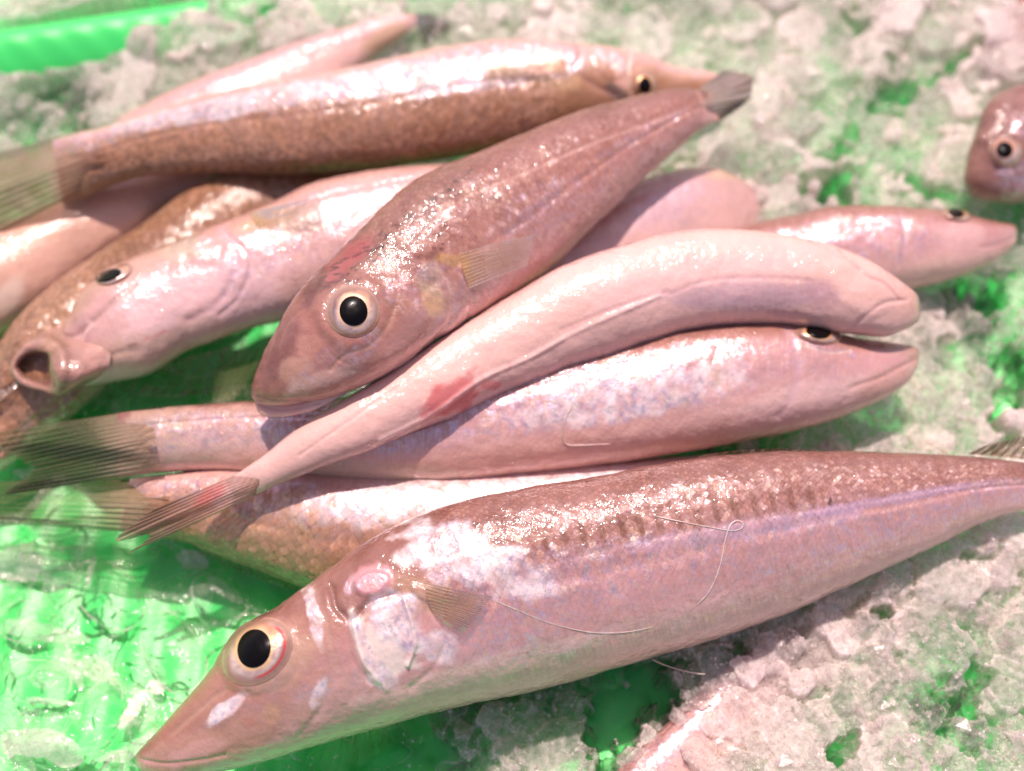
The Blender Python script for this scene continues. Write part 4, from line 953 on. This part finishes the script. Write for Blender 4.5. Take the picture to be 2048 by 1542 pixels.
# fish 2, centre
r2 = fish_root('brown-headed fish on top of the pile, staring with a round black eye', 950, 450, 24)
_r = random.Random(5); SPECKS = []
for _ in range(120):
    _t = _r.random()**1.2; _o = abs(_r.gauss(0, 34)); SPECKS.append((628 + 330 * _t + _o * .75, 560 - 235 * _t + _o * .8, _r.uniform(4, 15), _r.uniform(1.8, 3.4), _r.uniform(-55, 5), (.07, .02, .015), _r.uniform(.5, 1), .5))
make_body('f2', [(502,786,504,796),(504,768,520,808),(511,745,556,812),(527,703,612,806),(547,668,660,797),(570,625,715,778),(598,582,770,752),(633,543,825,716),(672,508,876,680),(720,455,930,645),(798,383,985,615),(870,338,1050,572),(950,306,1110,530),(1044,268,1170,470),(1140,228,1235,410),(1208,207,1286,359),(1286,188,1340,312),(1340,178,1386,272),(1385,176,1422,246),(1412,182,1438,240)],
          [40, 43, 45, 46, 44, 41, 38, 36], [36, 34, 28, 20], 'brown', r2, ns=680, nt=220, seed=2, flat=.82,
          silver=[(1080,400,90,40,-30,.65,1.1),(1010,470,60,30,-30,.55,.6),(1280,270,120,14,-28,.6,.3),(640,730,90,22,-40,.5,.6),(720,700,70,24,-50,.6,.6),(805,600,50,60,-50,.55,.6),(860,540,30,16,-20,.6,.5)],
          stains=[(640,690,135,120,-40,(.34,.14,.11),.75,.4),(660,505,135,66,-52,(.13,.04,.035),.95,.5),(545,700,46,100,22,(.17,.06,.05),.9,.4),(515,780,30,40,0,(.30,.10,.09),.8,.4),(840,400,170,34,-36,(.20,.08,.055),.75,.5),(700,515,70,24,-45,(.46,.10,.10),.55,.6),(790,490,46,20,-30,(.42,.26,.2),.5,.5),(865,600,26,40,-20,(.72,.46,.18),.5,.5),(910,520,40,14,10,(.56,.32,.10),.6,.5),(860,560,30,30,0,(.38,.30,.24),.5,.6),
                  (640,760,80,20,-20,(.76,.48,.40),.5,.4),(620,690,30,26,0,(.48,.24,.18),.5,.5),(700,740,22,18,0,(.40,.26,.22),.5,.5),(590,740,40,30,0,(.58,.34,.24),.5,.5),(770,440,60,30,-40,(.30,.14,.10),.5,.6),(850,400,60,20,-40,(.34,.16,.11),.4,.6),
                  (900,640,60,26,-35,(.78,.48,.46),.5,.3)] +
                 SPECKS,
          lines=[([(505,795),(560,800),(640,806),(700,785)], 4, .4, (.44,.16,.14), .5),([(560,640),(540,700),(515,770)], 3, .3, (.24,.1,.08), .5),([(600,620),(575,650),(560,690)], 3, .25, (.28,.12,.1), .4),
                 ([(790,610),(775,650),(740,690),(690,710),(660,740)], 4, .5, (.40,.2,.12), .6),([(870,520),(905,580),(905,630),(880,670),(840,710)], 6, .9, (.68,.42,.36), .4),([(920,545),(945,590),(935,650)], 4, .4, (.7,.46,.44), .3),
                 ([(1380,215),(1250,262),(1150,300),(1050,345),(950,385),(880,430),(840,475)], 4, .25, (.60,.34,.28), .45),([(1395,184),(1408,215),(1410,245)], 3, -.3, (.7,.4,.34), .5),([(655,640),(655,700),(700,730)], 5, .2, (.4,.2,.16), .3)],
          bumps=[(705,625,86,86,0,.9,.35),(850,500,30,20,-20,.5,.5),(760,640,120,90,-40,.5,.25)], scale_fade=.27, pig=.45)
b2 = BODIES['f2']
make_eye(b2, 706, 622, 54, 53, 0, 707, 622, 28, 30, -15, r2, toward=.5, bulge=.24, gold=(.90,.56,.36), white=(.70,.50,.48))
flank_fin('pectoral_fin', b2, [(915,505),(935,580)], [(1060,470),(1045,530)], r2, nr=11, col=(.66,.42,.30), colb=(.66,.40,.18), alpha=.42)
make_fin('tail_fin', [(1398,178),(1415,205),(1424,242)], [(1450,138),(1506,150),(1506,180),(1497,203),(1436,247)], [36,38,36], [33,33,32], r2, nr=14, col=(.46,.31,.20), colb=(.50,.29,.21), alpha=.66, inset=25, up=1.5,
         darks=[(1475,215,40,12,-28,DK,.9,.97),(1420,158,50,8,-20,(.14,.09,.07),.7,.9),(1470,160,26,14,0,(.66,.44,.42),.5,.8)])
make_body('jaw2', [(508,806,514,812),(515,806,524,832),(560,806,566,834),(610,800,618,824),(645,790,650,810),(690,770,694,786)], [38, 40, 41], [-90], 'pale', r2, ns=110, nt=50, seed=22, name='lower_jaw', flat=.6, rough=.6, scale_fade=2,
          stains=[(560,812,60,20,0,(.66,.28,.25),.7,.3)], lines=[([(520,812),(570,820),(640,806)], 3, .3, (.5,.2,.18), .4)])

# fish 1, front
r1 = fish_root('largest fish at the front with yellow-rimmed eye, flank flashing silver', 1100, 1250, 4)
bars = []
for i in range(15):
    x = 1090 + i * 38; y = 1086 - i * 6.4
    bars.append((x, y - 6, 8, 30, -16, (.19, .075, .045), .75, .25))
for i in range(26):
    x = 1455 + (i % 13) * 20; y = 1118 - (i % 13) * 4 - (i // 13) * -30
    bars.append((x + 7 * math.sin(i * 2.3), y + 6 * math.sin(i * 1.7), 4.5 + 2 * math.sin(i), 17, -24, (.40, .21, .19), .40 + .15 * math.sin(i * 3.1), .55))
make_body('f1', [(269,1514,270,1524),(279,1500,288,1545),(312,1465,345,1557),(352,1419,410,1549),(391,1376,470,1538),(430,1325,530,1523),(469,1276,590,1504),(512,1240,650,1486),(586,1190,725,1465),(664,1134,795,1446),(740,1080,870,1424),(820,1038,950,1406),(920,1003,1040,1388),(1051,976,1160,1357),(1208,951,1300,1316),(1365,920,1440,1275),(1521,905,1590,1220),(1660,901,1717,1161),(1795,906,1834,1110),(1890,909,1915,1070),(1960,914,1975,1042),(2040,924,2050,1020),(2115,934,2120,1012)],
          [20, 23, 26, 27, 27, 26, 25, 24, 23], [12, 16, 18, 16], 'flank', r1, ns=950, nt=300, seed=1, flat=.80, scale_len=1.25,
          silver=[(900,1105,130,64,18,1.,.5),(1010,1140,120,60,20,.95,.6),(1180,1120,240,46,-8,.85,.6),(1450,1120,300,34,-10,.7,.5),(1480,1180,200,26,-14,.75,.9),(1180,1230,150,24,-8,.8,.9),(1000,1200,120,40,20,.8,.7),(800,1240,52,66,-30,1.,.7),(880,1290,46,36,0,.9,.8),(722,1280,15,74,-24,1.,.5),(765,1350,40,30,30,.95,.7),(850,1350,60,30,0,.5,.7),(628,1235,16,72,-14,1.,.5),(640,1385,16,40,20,1.,.5),
                  (610,1390,26,26,0,.8,.6),(455,1415,50,16,-40,.9,.5),(740,1170,50,30,-20,.7,.4),(1300,1210,260,50,-14,.5,.7),(1750,1010,260,22,-9,.45,.4),(700,1170,12,30,20,.8,.5),(520,1470,200,20,-8,.15,.3)],
          stains=[(470,1400,230,110,-38,(.36,.17,.11),.75,.35),(600,1330,110,120,-20,(.44,.23,.17),.6,.4),(400,1500,160,40,-15,(.50,.27,.19),.6,.3),(680,1400,130,70,-20,(.56,.34,.28),.6,.4),(775,1270,56,86,-20,(.92,.80,.70),.8,.9),(740,1165,50,34,-15,(.72,.34,.36),.75,.5),(700,1210,46,26,-30,(.26,.12,.10),.7,.3),(850,1190,70,40,25,(.46,.28,.18),.6,.5),(590,1165,26,12,-45,YEL,.6,.4),(480,1470,180,40,-20,(.46,.25,.17),.5,.5),(400,1500,80,20,-20,(.66,.36,.32),.6,.4),
                  (540,1430,20,20,0,YEL,.18,.8),(560,1330,90,50,-30,(.50,.32,.22),.5,.4),(455,1418,46,15,-40,(.85,.68,.68),.8,.5),(500,1445,18,12,0,(.5,.16,.12),.4,.5),(650,1130,120,40,-40,(.34,.15,.12),.5,.4),
                  (960,1340,300,26,-16,(.82,.58,.50),.6,.3),(880,1400,260,30,-14,(.62,.40,.30),.5,.3),(1350,1230,260,20,-16,(.78,.48,.46),.4,.5),(600,1490,260,16,-10,(.70,.50,.32),.5,.3),(1780,1000,220,12,-10,(.56,.36,.56),.5,.4),(1500,1060,260,20,-9,(.60,.42,.58),.4,.5),
                  (1660,1003,4,10,10,(.08,.04,.03),.9,.3),(1040,1308,30,4,-12,(.3,.14,.1),.5,.7),(1600,1200,5,4,0,(.2,.1,.08),.6,.4)] + bars,
          lines=[([(272,1516),(330,1527),(400,1520),(450,1510)], 4, .45, (.40,.2,.16), .5),([(660,1170),(672,1215),(705,1238),(740,1205),(790,1188)], 8, 1.4, (.22,.10,.08), .5),([(625,1160),(655,1260),(665,1340),(640,1420),(600,1470)], 8, .3, (.48,.30,.24), .4),
                 ([(703,1225),(728,1320),(772,1375)], 7, -1.2, (.95,.82,.70), .6),([(690,1228),(708,1320),(755,1380)], 5, .4, (.42,.22,.18), .4),([(810,1200),(830,1280),(815,1330)], 4, -1.2, (.9,.75,.66), .4),([(860,1215),(890,1270),(870,1330),(820,1375)], 5, .5, (.56,.34,.32), .3),
                 ([(960,1190),(1100,1130),(1300,1080),(1500,1040),(1700,1010),(1900,975),(2040,960)], 4, .15, (.66,.44,.52), .35),([(1420,1200),(1480,1160)], 3, .2, (.6,.4,.4), .2),([(340,1470),(420,1400),(450,1380)], 6, .4, (.5,.32,.24), .3)],
          bumps=[(515,1305,92,88,0,1.0,.35),(745,1168,44,28,-15,.9,.35),(800,1270,90,110,-15,.5,.8),(450,1420,60,30,-40,.3,.6),(845,1185,30,16,30,.7,.5)], scale_fade=.30, pig=.35)
b1 = BODIES['f1']
make_eye(b1, 514, 1303, 79, 60, -42, 508, 1297, 33, 39, 15, r1, toward=.30, bulge=.12, red=True, dark=(35, (.34, .27, .27), 1.75), gold=(.86,.55,.28), white=(.68,.48,.42))
flank_fin('pectoral_fin', b1, [(845,1165),(868,1235)], [(985,1190),(920,1265)], r1, nr=11, col=(.56,.36,.26), colb=(.55,.34,.2), alpha=.55)
make_fin('tail_fin', [(1935,908),(2040,918),(2110,935)], [(1965,893),(2048,872),(2150,860)], [25,25,25], [27,28,28], r1, nr=12, col=(.40,.30,.20), colb=(.42,.26,.18), alpha=.7)
make_fin('dorsal_fin', [(1395,915),(1480,905),(1600,902)], [(1410,909),(1500,899),(1610,898)], [27,27,27], [28,28,28], r1, nr=14, m=8, col=(.26,.13,.10), colb=(.3,.15,.12), alpha=.85)
make_fin('pelvic_fin', [(640,1478),(720,1462),(800,1445)], [(600,1530),(690,1545),(830,1470)], [18,18,18], [10,8,8], r1, nr=8, col=(.40,.44,.22), alpha=.12, basealpha=.3)

# ------------------------------------------------------------------ strands and small things
strand('looped pink strand curled over the flank of the front fish', [(1300,1030),(1370,1045),(1440,1058),(1470,1062),(1490,1052),(1480,1040),(1462,1045),(1450,1080),(1440,1130),(1420,1180),(1390,1212)], ['f1'], .00034)
strand('long thin red strand sweeping low along the front fish belly', [(975,1195),(1030,1218),(1100,1246),(1180,1264),(1250,1264),(1310,1252)], ['f1'], .00020)
strand('orange bent strand on the silver fish under the belly-up one', [(1146,808),(1132,835),(1125,862),(1128,884),(1142,890),(1180,889),(1224,887)], ['f4'], .00030)
strand('short pale strand sticking out of the ice below the front fish', [(1302,1317),(1330,1330),(1370,1342),(1410,1348),(1450,1342)], ['f14'], .00030, .0145)
strand('thin pink strand crossing the silver patch above the front fish', [(1050,962),(1068,968),(1085,976)], ['f5'], .00022)


# ------------------------------------------------------------------ loose ice grains and glassy chips
def grain_material():
    t = NT('ice_grain')
    p = t.n('ShaderNodeBsdfPrincipled'); p.inputs['Base Color'].default_value = (.95, .88, .84, 1); p.inputs['Roughness'].default_value = .10
    p.inputs['IOR'].default_value = 1.5
    tl = t.n('ShaderNodeBsdfTranslucent'); tl.inputs[0].default_value = (.97, .90, .86, 1); m0 = t.n('ShaderNodeMixShader'); m0.inputs[0].default_value = .5
    t.link(p.outputs[0], m0.inputs[1]); t.link(tl.outputs[0], m0.inputs[2])
    tr = t.n('ShaderNodeBsdfTransparent'); m = t.n('ShaderNodeMixShader'); m.inputs[0].default_value = .55
    t.link(tr.outputs[0], m.inputs[1]); t.link(m0.outputs[0], m.inputs[2]); t.link(m.outputs[0], t.out.inputs[0]); return t.m
def chip_material():
    t = NT('ice_chip'); geo = t.n('ShaderNodeTexCoord').outputs['Object']
    n = t.noise(geo, 1300, 3, .6); b = t.bump(n.outputs[0], .0003, .7)
    p = t.n('ShaderNodeBsdfPrincipled'); p.inputs['Base Color'].default_value = (.95, .84, .80, 1); p.inputs['Roughness'].default_value = .3; t.link(b, p.inputs['Normal'])
    tl = t.n('ShaderNodeBsdfTranslucent'); tl.inputs[0].default_value = (.97, .86, .82, 1); m0 = t.n('ShaderNodeMixShader'); m0.inputs[0].default_value = .5
    t.link(p.outputs[0], m0.inputs[1]); t.link(tl.outputs[0], m0.inputs[2])
    tr = t.n('ShaderNodeBsdfTransparent'); m = t.n('ShaderNodeMixShader'); nn = t.noise(geo, 700, 2)
    t.link(t.ramp(nn.outputs[0], .35, .65, .06, .38), m.inputs[0]); t.link(tr.outputs[0], m.inputs[1]); t.link(m0.outputs[0], m.inputs[2])
    gl = t.n('ShaderNodeBsdfGlossy'); gl.inputs['Roughness'].default_value = .10; t.link(b, gl.inputs['Normal'])
    lw = t.n('ShaderNodeLayerWeight'); lw.inputs['Blend'].default_value = .5; t.link(b, lw.inputs['Normal'])
    fz = t.math('ADD', .05, t.math('MULTIPLY', t.math('POWER', lw.outputs['Facing'], 4.0), .4))
    m2 = t.n('ShaderNodeMixShader'); t.link(fz, m2.inputs[0]); t.link(m.outputs[0], m2.inputs[1]); t.link(gl.outputs[0], m2.inputs[2])
    t.link(m2.outputs[0], t.out.inputs[0]); return t.m
def scatter_octa(name, C, R, mat, rng, parent=None):
    base = np.array([(1,0,0),(-1,0,0),(0,1,0),(0,-1,0),(0,0,1),(0,0,-1)], float)
    tri = np.array([(0,2,4),(2,1,4),(1,3,4),(3,0,4),(2,0,5),(1,2,5),(3,1,5),(0,3,5)])
    n = len(C); q = rng.normal(size=(n, 3, 3)); Q, _ = np.linalg.qr(q)
    V = base[None] * (1 + .45 * rng.uniform(-1, 1, (n, 6, 1))) * R[:, None, None]
    V = np.einsum('nij,nkj->nki', Q, V) + C[:, None]
    F = tri[None] + (np.arange(n) * 6)[:, None, None]
    return mesh_obj(name, V.reshape(-1, 3), F.reshape(-1, 3), mat, parent, smooth=False)
rng = np.random.RandomState(11)
Hf = ICEH.ravel(); N_G = 60000
idx = rng.randint(0, len(Hf), N_G * 3)
prob = np.clip(.03 + ch_[idx] * F_[idx] * 1.15, 0, 1)
clump = vn2(V[idx, 0] * 230, V[idx, 1] * 230, 91)
idx = idx[(rng.rand(len(idx)) < prob * sstep(.35, .75, clump))][:N_G]
Rg = rng.uniform(.00012, .00042, len(idx)) * (1 + 1.2 * (rng.rand(len(idx)) > .96))
Cg = V[idx] + np.array([0, 0, 1.0]) * (Rg * .25)[:, None] + rng.uniform(-.0001, .0001, (len(idx), 3))
g = scatter_octa('ice_grains', Cg, Rg, grain_material(), rng)
g['label'] = 'loose glittering grains of crushed ice on top of the ice bed'; g['category'] = 'ice'; g['kind'] = 'stuff'
# glassy chips of broken ice, same bed, bigger and clearer
cand = rng.randint(0, len(Hf), 60000)
cl2 = vn2(V[cand, 0] * 120, V[cand, 1] * 120, 95)
cand = cand[(rng.rand(len(cand)) < np.clip(ch_[cand] - .1, 0, 1) * (.2 + .8 * sstep(.4, .6, cl2))) & (F_[cand] > .25)][:3600]
Rc = rng.uniform(.0006, .0019, len(cand)) * (1 + .8 * (rng.rand(len(cand)) > .9))
Cc = V[cand] + np.array([0, 0, 1.0]) * (Rc * .1)[:, None]
c_ = scatter_octa('ice_chips', Cc, Rc, chip_material(), rng)
c_['label'] = 'clear broken chips of ice bedded in the paler crushed ice'; c_['category'] = 'ice'; c_['kind'] = 'stuff'
# packed ice under the glassy surface layer
V2 = V.reshape(ny, nx, 3)[::2, ::2].copy(); Z2 = np.roll(np.roll(V2[..., 2], 17, 0), -23, 1) * .45 + V2[..., 2] * .18
F2 = F_.reshape(ny, nx)[::2, ::2]; C2 = ch_.reshape(ny, nx)[::2, ::2]
V2[..., 2] = np.maximum(Z2, -.002); V2[..., 2] = np.where(F2 * C2 < .05, -.003, V2[..., 2])
lo = mesh_obj('packed_ice', V2.reshape(-1, 3), grid_faces(*F2.shape), ICEM, None, {'frost': np.clip((F2 - .22) * 1.3, 0, .62).ravel() * (C2.ravel() > .15), 'dirt': np.zeros(F2.size), 'rnd': np.zeros(F2.size), 'chunk': C2.ravel()})
lo['label'] = 'pale packed ice deeper down beneath the clear surface pieces'; lo['category'] = 'ice'; lo['kind'] = 'stuff'
print('built', len(bpy.data.objects))
